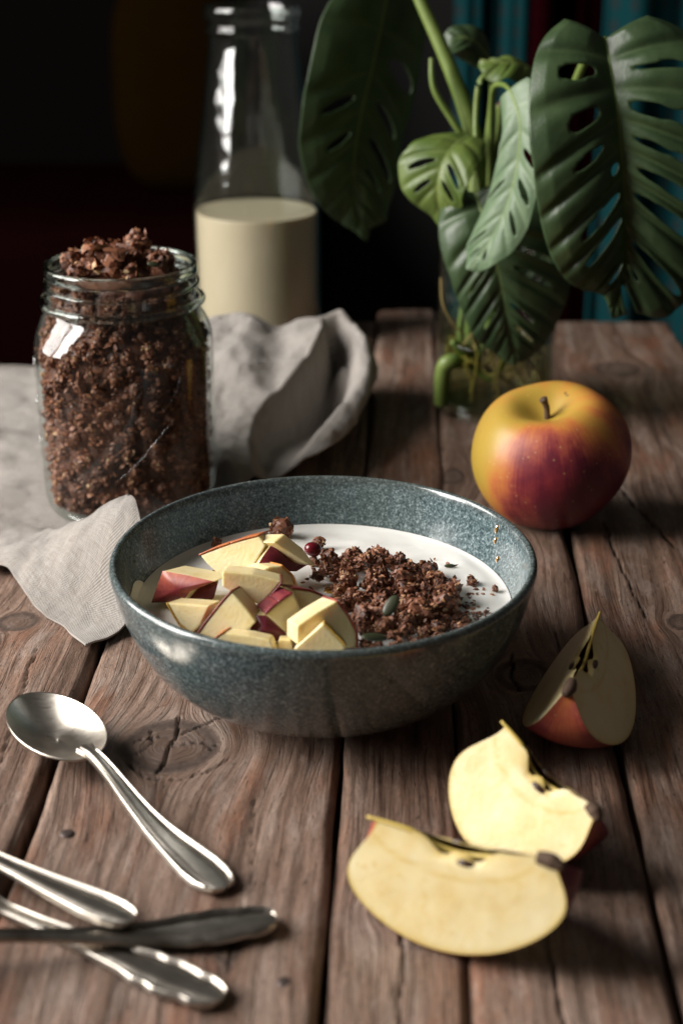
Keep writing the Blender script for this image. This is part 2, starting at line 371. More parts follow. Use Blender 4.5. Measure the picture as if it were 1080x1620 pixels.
CRACKS = [  # polylines in (s, t), width, depth
    ([(-6.5, 52.2), (-6.45, 50.6), (-6.6, 49.4), (-6.75, 48.2)], .06, .3), ([(-8.0, 50.5), (-7.2, 50.75), (-6.4, 50.7), (-5.6, 51.6), (-4.95, 52.2)], .055, .25),
    ([(-6.4, 50.1), (-5.5, 50.4), (-4.7, 50.2)], .05, .2), ([(-7.5, 51.2), (-7.3, 50.3), (-7.8, 49.4)], .06, .15), ([(-5.2, 50.3), (-4.9, 49.7)], .05, .15),
    ([(-8.0, 48.9), (-7.2, 48.0), (-6.0, 47.75), (-4.9, 48.3), (-4.2, 49.2)], .04, .2),
    ([(13.0, 95), (12.9, 90), (13.5, 85), (13.35, 80), (14.4, 75), (15.6, 69)], .11, .4), ([(7.0, 57.5), (6.9, 55.5), (7.2, 54.3)], .06, .3), ([(12.6, 72), (12.8, 66), (13.3, 61)], .05, .2),
    ([(9.0, 60), (9.1, 55), (9.15, 52)], .04, .15), ([(2.4, 44), (2.5, 39), (2.3, 33)], .05, .2), ([(7.1, 44), (7.0, 38), (7.2, 32)], .05, .2), ([(6.3, 83), (6.4, 79), (6.9, 75)], .06, .25),
    ([(-3.0, 46.5), (-2.7, 42), (-3.0, 37)], .03, .1), ([(17.5, 66), (17.7, 58), (17.4, 52)], .05, .2), ([(-13.5, 58), (-13.0, 52), (-12.8, 47)], .05, .15)]
def seg_dist(s, t, pts):
    d = np.full(s.shape, 1e9)
    for (a, b), (c, e) in zip(pts[:-1], pts[1:]):
        vx, vy = c - a, e - b; L = vx * vx + vy * vy
        k = np.clip(((s - a) * vx + (t - b) * vy) / L, 0, 1)
        d = np.minimum(d, np.hypot(s - a - k * vx, t - b - k * vy))
    return d
for (s0, s1, tend, seed) in PLANKS:
    ns = int((s1 - s0) / 0.085)
    near = s1 > -21.5
    tt = [16.0]
    while tt[-1] < tend:
        t = tt[-1]; st = (0.11 if (seed == 3 and 46.5 < t < 53.5) else 0.2 if t < 85 else 0.35) if near else 0.8
        tt.append(t + st)
    tt[-1] = tend; tt = np.array(tt); nt = len(tt)
    if not near: ns = 30
    ss = np.linspace(s0, s1, ns)
    s, t = np.meshgrid(ss, tt); es = np.ones_like(s)
    wob0 = 0.07 * fbm(t / 5.0, 0 * t, 0, seed * 3) ; wob1 = 0.07 * fbm(t / 5.0, 0 * t + 9, 0, seed * 3 + 1)
    sr = s + wob0 * np.clip(1 - (s - s0) / 1.0, 0, 1) + wob1 * np.clip(1 - (s1 - s) / 1.0, 0, 1)
    # the grain lines flow round the knots
    G = s + 0.5 * fbm(s / 9, t / 26, 0, seed * 7) + 0.10 * fbm(s / 2, t / 9, 0, seed * 5)
    kn = np.zeros_like(s)
    for (a, b, r1, r2) in KNOTS:
        if not (s0 - .2 < a < s1 + .2): continue
        dx, dy = (s - a), (t - b) * (r1 / r2) * .8
        d2 = dx * dx + dy * dy; R2 = r1 * r1
        out = dx * np.minimum(R2 * 1.15 / (d2 + 1e-6), 1.0)
        G = G - out * sstep(16 * R2, R2, d2) ** .5
        ins = sstep(1.25, 0.85, np.sqrt(d2 / R2) + 0.05 * fbm(s * 2, t * 2, 0, 3))
        G = G * (1 - ins) + ins * (np.sqrt(d2) * 1.5 + 0.12 * fbm(s * 1.5, t * 1.5, 0, 4) + 40)
        kn = np.maximum(kn, ins)
    crack = np.zeros_like(s); dep = np.zeros_like(s)
    for pts, wd, dp in CRACKS:
        if not (s0 < pts[0][0] < s1): continue
        d = seg_dist(s + 0.10 * fbm(s * 1.3, t * 1.1, 0, 21), t + .05 * fbm(s * 2, t * 2, 0, 5), pts)
        k = sstep(wd, wd * 0.25, d); dep = np.maximum(dep, k * dp); crack = np.maximum(crack, k * .75)
    z = 0.045 * fbm(s / 4, t / 12, 0, seed * 11) + 0.035 * fbm(G * 2.2, t / 8, 0, seed * 13) + 0.02 * vnoise(G * 7, t / 3, 0, seed) - 0.06
    e = np.minimum(s - s0, s1 - s)
    z -= (0.22 + 0.12 * fbm(t / 3, s * 0, 0, seed + 50)) * np.exp(-(e / 0.16) ** 2)
    z -= dep + 0.04 * kn * (0.5 + 0.5 * vnoise(s * 3, t * 3, 0, 8))
    z -= 0.25 * np.exp(-((tend - t) / 0.4) ** 2)
    X, Y = pl(sr, t)
    Y = Y + (t > tend - .01) * 0.15 * fbm(s * .8, 0 * s, 0, seed)
    top = np.stack([X, Y, z], -1).reshape(-1, 3)
    n0 = len(top); Fc = grid_faces(nt, ns)
    rim = [i for i in range(ns)] + [i * ns + ns - 1 for i in range(1, nt)] + [(nt - 1) * ns + i for i in range(ns - 2, -1, -1)] + [i * ns for i in range(nt - 2, 0, -1)]
    low = top[rim].copy(); low[:, 2] = -3.2
    m = len(rim)
    for i in range(m):
        j = (i + 1) % m; Fc.append((rim[j], rim[i], n0 + i, n0 + j))
    Fc.append(tuple(n0 + i for i in range(m))[::-1])
    cat_ = lambda a: np.concatenate([a.ravel(), a.ravel()[rim]])
    plank = mesh('plank', np.concatenate([top, low]) + OFF, Fc, M['wood'], table, attrs=dict(grain=cat_(G), along=cat_(t), knot=cat_(kn), crack=cat_(crack), seed=np.full(n0 + m, seed * 3.7)))
    if seed in (3,):
        for px, py in ((106, 1317), (450, 1552)):
            q = at(px, py); Vn, Fn = lathe_geo([(0.0, .05), (.14, .05), (.24, .02), (.27, -.06), (.2, -.3)], 16, q + OFF + np.array([0, 0, -.05])); mesh('nail', Vn, Fn, M['iron'], plank)
for (a, b) in ((-28, 22), (18, 22), (-28, 90), (18, 103)):
    V, Fc = box_geo(a - 3, a + 3, b - 3, b + 3, -74, -3.25); mesh('leg', np.array(V) + OFF, Fc, M['leg'], table, smooth=False)
for (y0, y1) in ((26, 28), (84, 86)):
    V, Fc = box_geo(-30, 20, y0, y1, -9, -3.25); mesh('apron', np.array(V) + OFF, Fc, M['leg'], table, smooth=False)

# ------------------------------------------------------------------ dim background
def curtain(name, px0, px1, Y, mat, label, top=110, folds=5, amp=2.2, seed=0, zlow=-74):
    x0 = atY(px0, 200, Y)[0]; x1 = atY(px1, 200, Y)[0]
    nu, nv = 120, 40; V = []
    for i in range(nu):
        for j in range(nv):
            a = i / (nu - 1); x = x0 + (x1 - x0) * a; z = zlow + (top - zlow) * j / (nv - 1)
            y = Y + amp * math.sin(a * folds * 6.283 + seed + 0.4 * math.sin(z * .03)) + 0.4 * math.sin(a * 31 + z * .05)
            V.append((x, y, z))
    o = mesh(name, V, grid_faces(nu, nv), mat)
    md = o.modifiers.new('thick', 'SOLIDIFY'); md.thickness = 0.004
    return tag(o, label, 'curtain')
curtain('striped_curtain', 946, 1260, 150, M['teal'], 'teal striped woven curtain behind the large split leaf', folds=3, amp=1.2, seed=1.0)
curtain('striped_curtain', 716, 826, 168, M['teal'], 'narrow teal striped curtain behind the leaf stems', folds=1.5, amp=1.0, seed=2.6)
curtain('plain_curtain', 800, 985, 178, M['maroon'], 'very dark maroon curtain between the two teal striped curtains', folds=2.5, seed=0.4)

def soft_box(name, c, d, mat, e=4.0, parent=None, n=40):
    V = []
    for i in range(n + 1):
        for k in range(2 * n):
            th = math.pi * i / n; ph = math.pi * k / n
            q = np.array([math.sin(th) * math.cos(ph), math.sin(th) * math.sin(ph), math.cos(th)])
            r = (np.abs(q) ** e).sum() ** (-1 / e); V.append(np.array(c) + q * r * np.array(d))
    return mesh(name, V, grid_faces(n + 1, 2 * n, True), mat, parent)
V, Fc = box_geo(-95, atY(330, 200, 228)[0], 222, 234, -74, 140)
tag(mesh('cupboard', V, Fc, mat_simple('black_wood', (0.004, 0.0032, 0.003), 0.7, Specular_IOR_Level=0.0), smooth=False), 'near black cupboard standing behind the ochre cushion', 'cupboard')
bc = atY(90, 330, 200)
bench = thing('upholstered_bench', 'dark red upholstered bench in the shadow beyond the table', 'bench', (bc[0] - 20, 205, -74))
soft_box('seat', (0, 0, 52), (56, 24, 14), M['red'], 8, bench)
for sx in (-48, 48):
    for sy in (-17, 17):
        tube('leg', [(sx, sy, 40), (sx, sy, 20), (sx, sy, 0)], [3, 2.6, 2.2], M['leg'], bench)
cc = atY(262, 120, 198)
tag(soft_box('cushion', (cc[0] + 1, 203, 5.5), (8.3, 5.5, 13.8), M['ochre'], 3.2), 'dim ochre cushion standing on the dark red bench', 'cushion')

# ------------------------------------------------------------------ linen napkin
R_PTS = [(-10.95, 57.6), (-9.5, 59.2), (-8.8, 61.0), (-9.2, 62.8), (-9.75, 64.0), (-9.65, 64.9), (-9.05, 65.8), (-8.2, 66.7), (-7.0, 69), (-6.0, 73), (-5.3, 76), (-3.2, 77.6), (-0.9, 78.2), (0.8, 81), (2.0, 86), (2.2, 91), (1.2, 94.5), (-1.5, 97.6), (-5, 98.6)]
E_ANG = [123.5, 124, 126, 127, 128, 129, 132, 135, 139, 143, 147, 152, 158, 164, 168, 172, 176, 180, 183]
RIDGE = catmull([(-1.3, 91.2, 5.2), (0.1, 92.2, 5.3), (1.15, 91.2, 4.9), (1.75, 88.5, 4.2), (1.6, 85.5, 3.5), (0.9, 82.5, 2.7), (-0.1, 80.0, 2.0), (-1.0, 77.5, 1.2)], 70)
RIDGE[:, 0] -= 0.4
RSIG = np.interp(np.linspace(0, 1, 70), [0, .2, .4, 1], [0.8, 0.8, .95, 1.15])
def ramp_h(y): return 5.1 * sstep(73.5, 91.5, y) ** .9 * (1 - sstep(91.8, 95.5, y))
_ys = np.linspace(73, 93, 60); _xs = []
for _y in _ys:       # the crest where the raised sheet rolls over, followed along the cloth's own height
    _z = float(ramp_h(_y)) - H; _dp = _y * math.cos(P) - _z * math.sin(P); _py = 810 - F * (_y * math.sin(P) + _z * math.cos(P)) / _dp
    _xs.append((float(np.interp(_py, [525, 545, 580, 630, 660, 700, 750], [512, 500, 470, 425, 403, 394, 400])) - 540) * _dp / F)
JX, JY, JR = -11.05, 74.7, 4.45
BX, BY = -5.9, 105.2
def napkin_h(x, y):
    h = np.full(x.shape, 0.10)
    P0 = np.array([-9.7, 64.3]); Q0 = np.array([-17.5, 69.2]); D = Q0 - P0; L = np.hypot(*D); D = D / L
    a = ((x - P0[0]) * D[0] + (y - P0[1]) * D[1]) / L
    c = (x - P0[0]) * D[1] - (y - P0[1]) * D[0]              # negative in front of the crest
    sg = np.where(c < 0, 3.0 + 0.6 * np.clip(a, 0, 1), 1.35 + 1.2 * np.clip(a, 0, 1))
    front = 4.25 * np.clip(1.04 - np.clip(a, -0.3, 1) ** 1.0, 0, 1.1) ** 1.35 * np.exp(-(np.abs(c) / sg) ** 2.6)
    dmin = np.full(x.shape, 1e9); hh = np.zeros(x.shape); so = np.ones(x.shape)
    for i in range(len(RIDGE)):
        d = np.hypot(x - RIDGE[i, 0], y - RIDGE[i, 1]); k = d < dmin
        dmin = np.where(k, d, dmin); hh = np.where(k, RIDGE[i, 2], hh); so = np.where(k, RSIG[i], so)
    arm = hh * np.exp(-0.5 * (dmin / so) ** 2.4)
    xc = np.interp(y, _ys, _xs)
    sheet = ramp_h(y) * (1 + 0.05 * np.exp(-((x + 6.0) / 1.2) ** 2) - 0.10 * np.exp(-((x + 3.9) / 1.0) ** 2))
    sheet = sheet * sstep(0.95, -0.15, x - xc) * (1 - sstep(-7.5, -15, x) * .92)
    hollow = 2.7 * np.exp(-((x - 0.2) / 1.1) ** 2 - ((y - 88.6) / 1.8) ** 2)
    back = np.maximum(np.maximum(sheet, arm), hollow)
    h = h + np.maximum(front, 0) + back
    h += (0.26 * fbm(x / 3.4, y / 2.6, 0, 5) + 0.13 * fbm(x / 1.1, y / 1.3, 0, 6)) * (0.35 + 0.65 * sstep(0.1, 1.5, h)) + 0.32 * np.maximum(0, fbm(x / 4.5, y / 4, 0, 7)) * sstep(-12, -15, x)
    jm = sstep(JR + 0.15, JR + 1.3, np.hypot(x - JX, y - JY)); h = 0.10 + (h - 0.10) * jm
    bm = sstep(4.6, 6.6, np.hypot(x - BX, y - BY)); h = 0.10 + (h - 0.10) * bm
    return np.maximum(h, 0.06)
nu, nv = 260, 330
Rc = catmull(R_PTS, nv); An = np.radians(np.interp(np.linspace(0, 1, nv), np.linspace(0, 1, len(E_ANG)), E_ANG))
uu = np.linspace(0, 1, nu) ** 1.35 * 31
U = uu[None, :]; 
X = Rc[:, 0:1] + U * np.cos(An)[:, None]; Y = Rc[:, 1:2] + U * np.sin(An)[:, None] * (1 - 0.35 * U / 31)
Y += 0.35 * np.exp(-(np.arange(nv)[:, None] / 18.0)) * np.sin(U * 0.9) * sstep(0, 3, U)
Z = napkin_h(X, Y)
dv = np.concatenate([[0], np.cumsum(np.hypot(*np.diff(Rc, axis=0).T))])[:, None] + 0 * U
Z += -0.006 * np.exp(-((U - 1.5 + 0 * X) / 0.12) ** 2)
Z += 0.25 * np.exp(-(U / 1.2) ** 2) * np.exp(-(dv / 1.5) ** 2)
V = np.stack([X, Y, Z], -1).reshape(-1, 3)
nap = mesh('linen_napkin', V, [f[::-1] for f in grid_faces(nv, nu)], M['linen'], uv=np.stack([dv.ravel(), (U + 0 * X).ravel()], -1))
md = nap.modifiers.new('cloth_thickness', 'SOLIDIFY'); md.thickness = 0.0009; md.offset = -1
tag(nap, 'crumpled pale grey linen napkin with a stitched hem, lying under the jar', 'napkin')

# ------------------------------------------------------------------ bowl and yogurt
CX, CY = -0.72, 54.9
bowl = thing('bowl', 'speckled grey blue glazed stoneware bowl filled with yogurt, fruit and granola', 'bowl', (CX, CY, 0))
outer = [(3.75, 0.32), (4.4, .42), (5.2, .66), (6.1, 1.12), (6.95, 1.95), (7.6, 3.0), (8.1, 4.25), (8.4, 5.45), (8.45, 5.75), (8.38, 5.9), (8.27, 5.95), (8.16, 5.9), (8.08, 5.72), (7.95, 5.2), (7.72, 4.4), (7.3, 3.3), (6.6, 2.2), (5.4, 1.25), (3.4, .75), (0.05, .65)]
lathe('body', smooth_prof(outer, 110), M['bowl'], bowl, 160, cap1=True)
lathe('foot_ring', smooth_prof([(3.3, .5), (3.35, .1), (3.5, -.02), (3.75, 0.0), (3.9, .12), (3.95, .5)], 24), M['bowl'], bowl, 96)
YZ = 3.82
V = []; n = 120
for i in range(60):
    r = 7.53 * (i / 59)
    for k in range(n):
        a = 2 * math.pi * k / n; x, y = r * math.cos(a), r * math.sin(a)
        z = YZ + 0.10 * float(fbm(x / 1.9, y / 1.9, 0, 31)) * min(1, (7.53 - r) * 1.5) + 0.10 * math.exp(-((7.53 - r) / 0.18))
        V.append((CX + x, CY + y, z))
tag(mesh('yogurt', V, grid_faces(60, n, True), M['yogurt']), 'white yogurt filling the speckled bowl', 'yogurt')
# smear of yogurt up the inner wall
_ip = [q for q in smooth_prof(outer, 400)][200:]
_ip = sorted([(z_, r_) for r_, z_ in _ip if r_ > 5 and z_ < 5.8]); _iz = [a for a, b in _ip]; _ir = [b for a, b in _ip]
def inner_r(z): return float(np.interp(z, _iz, _ir))
V = []; nu_, nv_ = 40, 14
for i in range(nu_):
    a = math.radians(168 + 34 * i / (nu_ - 1)); env = math.sin(math.pi * i / (nu_ - 1)) ** .6
    hi = 3.7 + (0.8 + 0.15 * math.sin(i * .22 + 1)) * env
    for j in range(nv_):
        z = 3.7 + (hi - 3.7) * j / (nv_ - 1); t = 0.045 * math.sin(math.pi * min(1, (j + .0) / (nv_ - 1) * .5 + .5)) * env
        r = inner_r(z) - t - 0.03
        V.append((CX + r * math.cos(a), CY + r * math.sin(a), z))
tag(mesh('yogurt_smear', V, grid_faces(nu_, nv_), M['yogurt']), 'thin yogurt smear on the inner wall of the bowl beside the apple pieces', 'yogurt smear')

# ------------------------------------------------------------------ diced apple in the bowl
def chunk(polypx, z0, tilt, yaw, depth, skin_edges=(), front_skin=False, blush=0.85, label='', shift=(0, 0), bulge=0.05):
    """a solid cut piece: its face lies on a plane through its lowest corner, then has real thickness behind"""
    low = max(polypx, key=lambda q: q[1]); p0 = at(low[0], low[1], z0)
    ti, ya = math.radians(min(tilt + 14, 80)), math.radians(yaw * 2.0)
    n = np.array([math.sin(ya) * math.sin(ti), -math.cos(ya) * math.sin(ti), math.cos(ti)])
    A = np.array([onplane(px, py, p0, n) for px, py in polypx]); m = len(A)
    A = A.mean(0) + (A - A.mean(0)) * 0.93
    nh = np.array([n[0], n[1], 0.0]); nh /= np.linalg.norm(nh)
    back = -nh * depth * 0.9 + np.array([shift[0], shift[1], -0.22 * depth])
    cen = A.mean(0); B = cen + (A - cen) * 0.93 + back
    if B[:, 2].min() < 2.5:      # pieces stop inside the yogurt
        B[:, 2] = np.maximum(B[:, 2], 2.5)
    base = thing('apple_chunk', label, 'apple piece', tuple(cen), 'diced apple pieces in the bowl')
    bm = bmesh.new()
    a = [bm.verts.new(v - cen) for v in A]; b = [bm.verts.new(v - cen) for v in B]
    bm.faces.new(a); bm.faces.new(b[::-1])
    for i in range(m): bm.faces.new((a[i], b[i], b[(i + 1) % m], a[(i + 1) % m]))
    bmesh.ops.recalc_face_normals(bm, faces=bm.faces)
    bmesh.ops.bevel(bm, geom=list(bm.edges), offset=0.085, segments=3, affect='EDGES', profile=0.6)
    bm.verts.index_update()
    bm.normal_update()
    fl = mesh('flesh', [v.co for v in bm.verts], [[v.index for v in f.verts] for f in bm.faces], M['flesh'], base, smooth=False, attrs=dict(rimness=np.zeros(len(bm.verts))))
    bm.free()
    ctr3 = (A.mean(0) + B.mean(0)) / 2
    for i in skin_edges:
        q = [A[i], A[(i + 1) % m], B[(i + 1) % m], B[i]]
        nn = np.cross(q[1] - q[0], q[3] - q[0]); nn /= np.linalg.norm(nn) + 1e-9
        if np.dot(nn, q[0] - ctr3) < 0: nn = -nn
        W = []; bl = []
        for u in np.linspace(-0.012, 1.012, 12):
            for v in np.linspace(-0.02, 1, 9):
                p = (1 - v) * ((1 - u) * q[0] + u * q[1]) + v * ((1 - u) * q[3] + u * q[2])
                W.append(p - cen + nn * (0.02 + bulge * math.sin(math.pi * min(max(u, 0), 1)) * (0.35 + 0.65 * math.sin(math.pi * min(max(v, 0), 1))))); bl.append(blush)
        o = mesh('skin', W, grid_faces(12, 9), M['apple'], base, attrs=dict(blush=bl, streak=np.linspace(0, 1, len(W))))
        sd = o.modifiers.new('peel', 'SOLIDIFY'); sd.thickness = 0.0006; sd.offset = 0
    if front_skin:
        W = []; bl = []; st = []; per = []
        for i in range(m):
            for k in range(6): per.append(A[i] + (A[(i + 1) % m] - A[i]) * k / 6)
        for s in np.linspace(1.01, 0, 9):
            for i, p in enumerate(per):
                W.append(cen * 0 + (p - cen) * s + n * (0.025 + 0.28 * (1 - min(s, 1) ** 2))); bl.append(blush + 0.12 * (1 - s)); st.append(i / len(per))
        mesh('skin', W, grid_faces(9, len(per), True), M['apple'], base, attrs=dict(blush=bl, streak=st))
    return base
T_ = 'diced apple, '
chunk([(312, 878), (365, 858), (413, 845), (424, 862), (397, 907), (347, 914), (324, 893)], 4.6, 42, -8, 1.5, (0, 1), label=T_ + 'large broad flesh face with a thin skin edge, behind the others', blush=.6)
chunk([(430, 857), (460, 880), (490, 893), (470, 905), (400, 904), (412, 882)], 4.5, 62, 18, 1.4, (), True, 0.95, T_ + 'crimson skin side dipped in yogurt next to the granola')
chunk([(448, 842), (480, 867), (503, 898), (488, 894), (430, 857)], 4.95, 30, 25, 1.2, (), label=T_ + 'pale narrow flesh strip above a crimson skin side')
chunk([(256, 901), (300, 909), (343, 919), (302, 936), (290, 953), (237, 955)], 4.0, 66, -12, 1.8, (), True, 0.74, T_ + 'orange red skin side with fine droplets, against the yogurt smear')
chunk([(312, 925), (347, 919), (340, 945), (330, 956), (288, 953)], 4.0, 60, 0, 1.3, (), True, 1.0, T_ + 'small dark crimson skin side tucked between pale pieces')
chunk([(348, 902), (400, 906), (449, 919), (432, 940), (413, 960), (378, 945), (348, 928)], 4.9, 58, 0, 1.6, (2, 3), label=T_ + 'upright pale block with red skin at one end, on top of the pile', blush=.9)
chunk([(402, 907), (425, 895), (445, 893), (465, 912), (470, 930), (448, 946), (430, 930)], 4.4, 50, 15, 1.6, (2, 3), label=T_ + 'rounded yellow flesh piece leaning behind the upright block', blush=.4)
chunk([(262, 952), (300, 954), (334, 957), (318, 990), (303, 1004), (283, 988)], 4.0, 50, -10, 1.3, (5, 4), label=T_ + 'small pale triangle with a yellow green edge beside the bowl wall', blush=.12)
chunk([(367, 932), (392, 962), (408, 984), (390, 1003), (337, 1013), (310, 1004), (335, 970)], 4.3, 48, -6, 1.5, (5, 6), label=T_ + 'pointed pale tent shaped piece with a red edge', blush=.85)
chunk([(463, 937), (472, 955), (478, 974), (453, 1005), (418, 972), (440, 952)], 4.4, 52, 10, 1.5, (4, 5), label=T_ + 'tan cut face with a crimson skin edge, in the middle of the pile', blush=.95)
chunk([(405, 972), (420, 972), (455, 1004), (436, 1018), (390, 1004)], 4.1, 55, 0, 1.2, (), True, 1.0, T_ + 'deep crimson skin side below the tan cut face')
chunk([(460, 930), (492, 934), (524, 948), (500, 968), (478, 976)], 4.4, 40, 15, 1.3, (0, 1), label=T_ + 'brownish wet cut face sticky with honey, next to the granola', blush=.9)
chunk([(533, 947), (552, 972), (567, 1002), (567, 1026), (520, 1032), (466, 1022), (466, 990), (500, 966)], 4.3, 55, 12, 1.4, (0, 1, 2), label=T_ + 'large yellow fan shaped face with a dark rounded skin edge', blush=.8)
chunk([(511, 983), (532, 1004), (549, 1022), (545, 1042), (500, 1050), (455, 1046), (462, 1026)], 4.2, 60, 0, 0.75, (0, 1), label=T_ + 'white triangular face in front of the large yellow one', blush=.1)
chunk([(352, 1000), (395, 1004), (430, 1012), (440, 1034), (390, 1042), (338, 1030), (337, 1010)], 4.2, 50, -5, 1.0, (6, 5), label=T_ + 'long low yellow bar with a brown end by the front rim', blush=.5)
chunk([(440, 1010), (462, 1012), (466, 1040), (436, 1040)], 4.0, 55, 0, 0.9, (), label=T_ + 'tiny white cube between the yellow bar and the white triangle')

# ------------------------------------------------------------------ granola
rng = np.random.default_rng(7); random.seed(7)
def flake_geo(c, nrm, r, th, rg):
    nrm = nrm / (np.linalg.norm(nrm) + 1e-9); a = np.cross(nrm, rg.normal(size=3)); a /= np.linalg.norm(a) + 1e-9; b = np.cross(nrm, a)
    V = [c + nrm * th]; e = rg.uniform(.6, 1.0)
    for k in range(6):
        an = k * math.pi / 3 + rg.uniform(-.25, .25); q = r * rg.uniform(.75, 1.15)
        V.append(c + a * q * math.cos(an) + b * q * e * math.sin(an) + nrm * th * rg.uniform(-.5, .6))
    V.append(c - nrm * th * 1.2)
    Fc = [(0, 1 + k, 1 + (k + 1) % 6) for k in range(6)] + [(7, 1 + (k + 1) % 6, 1 + k) for k in range(6)]
    return V, Fc
def cluster_mesh(seed, nf=70):
    rg = np.random.default_rng(seed); V = []; Fc = []; tn = []
    bm = bmesh.new(); bmesh.ops.create_icosphere(bm, subdivisions=2, radius=1.0)
    st = rg.uniform(.75, 1.2, 3)
    P_ = np.array([v.co for v in bm.verts]); f_ = [[v.index for v in f.verts] for f in bm.faces]; bm.free()
    lump = lambda d: 0.66 + 0.26 * fbm(d[:, 0] * 1.5 + seed, d[:, 1] * 1.5, d[:, 2] * 1.5, seed, 3)
    W = P_ * lump(P_)[:, None] * st
    V += list(W); Fc += f_; tn += [0.22] * len(W)
    for k in range(nf):
        d = rg.normal(size=(1, 3)); d /= np.linalg.norm(d); p = (d * lump(d)[:, None] * st)[0]
        r = rg.uniform(.14, .30); v, f = flake_geo(p * rg.uniform(.95, 1.08), d[0] + rg.normal(size=3) * .55, r, r * .30, rg)
        o = len(V); V += v; Fc += [tuple(i + o for i in q) for q in f]
        t = float(np.clip(rg.normal(.52, .16), .1, .8)); t = rg.uniform(.9, 1) if rg.random() < .08 else t
        tn += [t] * len(v)
    me = bpy.data.meshes.new('granola_cluster'); V = np.array(V)
    me.from_pydata([tuple(v * S) for v in V], [], [tuple(int(i) for i in f) for f in Fc])
    a = me.attributes.new('tint', 'FLOAT', 'POINT'); a.data.foreach_set('value', np.array(tn, np.float32)); me.materials.append(M['granola']); me.update()
    return me
CLM = [cluster_mesh(100 + i) for i in range(12)]
def cluster(p, r, label, group, big=False):
    o = bpy.data.objects.new('granola_cluster', random.choice(CLM)); COL.objects.link(o)
    o.location = [c * S for c in p]; o.scale = (r, r, r * random.uniform(.8, 1.0)); o.rotation_euler = [random.uniform(0, 6.28) for _ in range(3)]
    return tag(o, label, 'granola', group)
def crumbs(name, pts, rads, label, kind='stuff', seed=1):
    rg = np.random.default_rng(seed); V = []; Fc = []; tn = []
    for p, r in zip(pts, rads):
        v, f = flake_geo(np.array(p), np.array([0, 0, 1.0]) + rg.normal(size=3) * .6, r, r * .4, rg); o = len(V); V += v; Fc += [tuple(i + o for i in q) for q in f]
        tn += [float(np.clip(rg.normal(.5, .18), .05, .95))] * len(v)
    return tag(mesh(name, V, Fc, M['granola'], smooth=False, attrs=dict(tint=tn)), label, 'granola', kind=kind)

POLY = [(488, 868), (540, 856), (600, 856), (640, 872), (690, 892), (728, 908), (722, 930), (712, 950), (752, 968), (735, 988), (690, 1002), (640, 1012), (590, 1026), (574, 1000), (566, 965), (540, 938), (512, 915), (500, 895)]
POLYW = np.array([at(px, py, 4.6)[:2] for px, py in POLY])
def inside(p, poly):
    r = False; j = len(poly) - 1
    for i in range(len(poly)):
        if (poly[i][1] > p[1]) != (poly[j][1] > p[1]) and p[0] < (poly[j][0] - poly[i][0]) * (p[1] - poly[i][1]) / (poly[j][1] - poly[i][1]) + poly[i][0]: r = not r
        j = i
    return r
MND = [(at(585, 885, 5.0), 1.55, 1.7), (at(690, 920, 4.8), 0.75, 1.6), (at(640, 945, 4.8), 0.75, 2.2), (at(610, 990, 4.8), .8, 1.6)]
def mound(x, y): return max(0.05, sum(h * math.exp(-((x - c[0]) ** 2 + (y - c[1]) ** 2) / (s * s)) for c, h, s in MND) * .85)
LB = 'brown baked granola cluster in the heap on the yogurt'; GB = 'granola clusters heaped in the bowl'
cnt = 0; placed = []
lo, hi = POLYW.min(0), POLYW.max(0); tries = 0
while cnt < 88 and tries < 6000:
    tries += 1; p = rng.uniform(lo, hi)
    if not inside(p, POLYW): continue
    r = float(rng.uniform(.34, .72)) if cnt < 45 else float(rng.uniform(.24, .42))
    z = YZ + mound(*p) * float(rng.uniform(.55, 1.0)) + r * .25
    q = np.array([p[0], p[1], z])
    if any(np.linalg.norm(q - b) < (r + rb) * .62 for b, rb in placed): continue
    placed.append((q, r)); cluster(q, r, LB, GB); cnt += 1
for (px, py, zz, r, lab) in [(444, 840, 4.2, .66, 'granola cluster standing behind the apple pieces'), (343, 859, 4.0, .28, 'small granola cluster beside the large broad apple piece'), (746, 921, 4.0, .36, 'loose round granola cluster off the side of the heap'), (783, 931, 4.0, .22, 'tiny granola cluster on the yogurt by the bowl wall'), (503, 860, 4.1, .40, 'granola cluster beside the dried berry')]:
    cluster(at(px, py, zz), r, lab, None) if False else tag(cluster(at(px, py, zz), r, lab, GB), lab, 'granola', GB)
pts = []; rad = []
while len(pts) < 620:
    p = rng.uniform(lo - .3, hi + .3)
    if not inside(p, POLYW) and rng.random() > .06: continue
    if np.hypot(p[0] - CX, p[1] - CY) > 7.2: continue
    pts.append((p[0], p[1], YZ + (mound(*p) * float(rng.uniform(.5, 1.0)) if inside(p, POLYW) else 0) + .08)); rad.append(float(rng.uniform(.07, .2)))
for (cx_, cy_, n_, sg) in [(735, 975, 70, .5), (745, 945, 30, .5), (765, 985, 25, .35), (700, 965, 40, .6)]:
    c = at(cx_, cy_, YZ)
    for _ in range(n_):
        q = c[:2] + rng.normal(size=2) * sg
        if np.hypot(q[0] - CX, q[1] - CY) < 7.2: pts.append((q[0], q[1], YZ + .08)); rad.append(float(rng.uniform(.06, .15)))
crumbs('granola_crumbs', pts, rad, 'loose oat flakes and crumbs scattered over the yogurt')
def ellip(name, p, d, rot, mat, label, cat):
    o = soft_box(name, (0, 0, 0), d, mat, 2.2, None, 12); o.location = np.array(p) * S; o.rotation_euler = rot; return tag(o, label, cat)
ellip('dried_berry', at(495, 869, 4.5), (.38, .32, .3), (0, .3, .4), M['berry'], 'shiny dark red dried berry at the edge of the granola heap', 'berry')
ellip('pumpkin_seed', at(618, 958, 5.25), (.24, .46, .11), (.75, .3, -.5), M['pumpkin'], 'dark green pumpkin seed standing in the granola heap', 'seed')
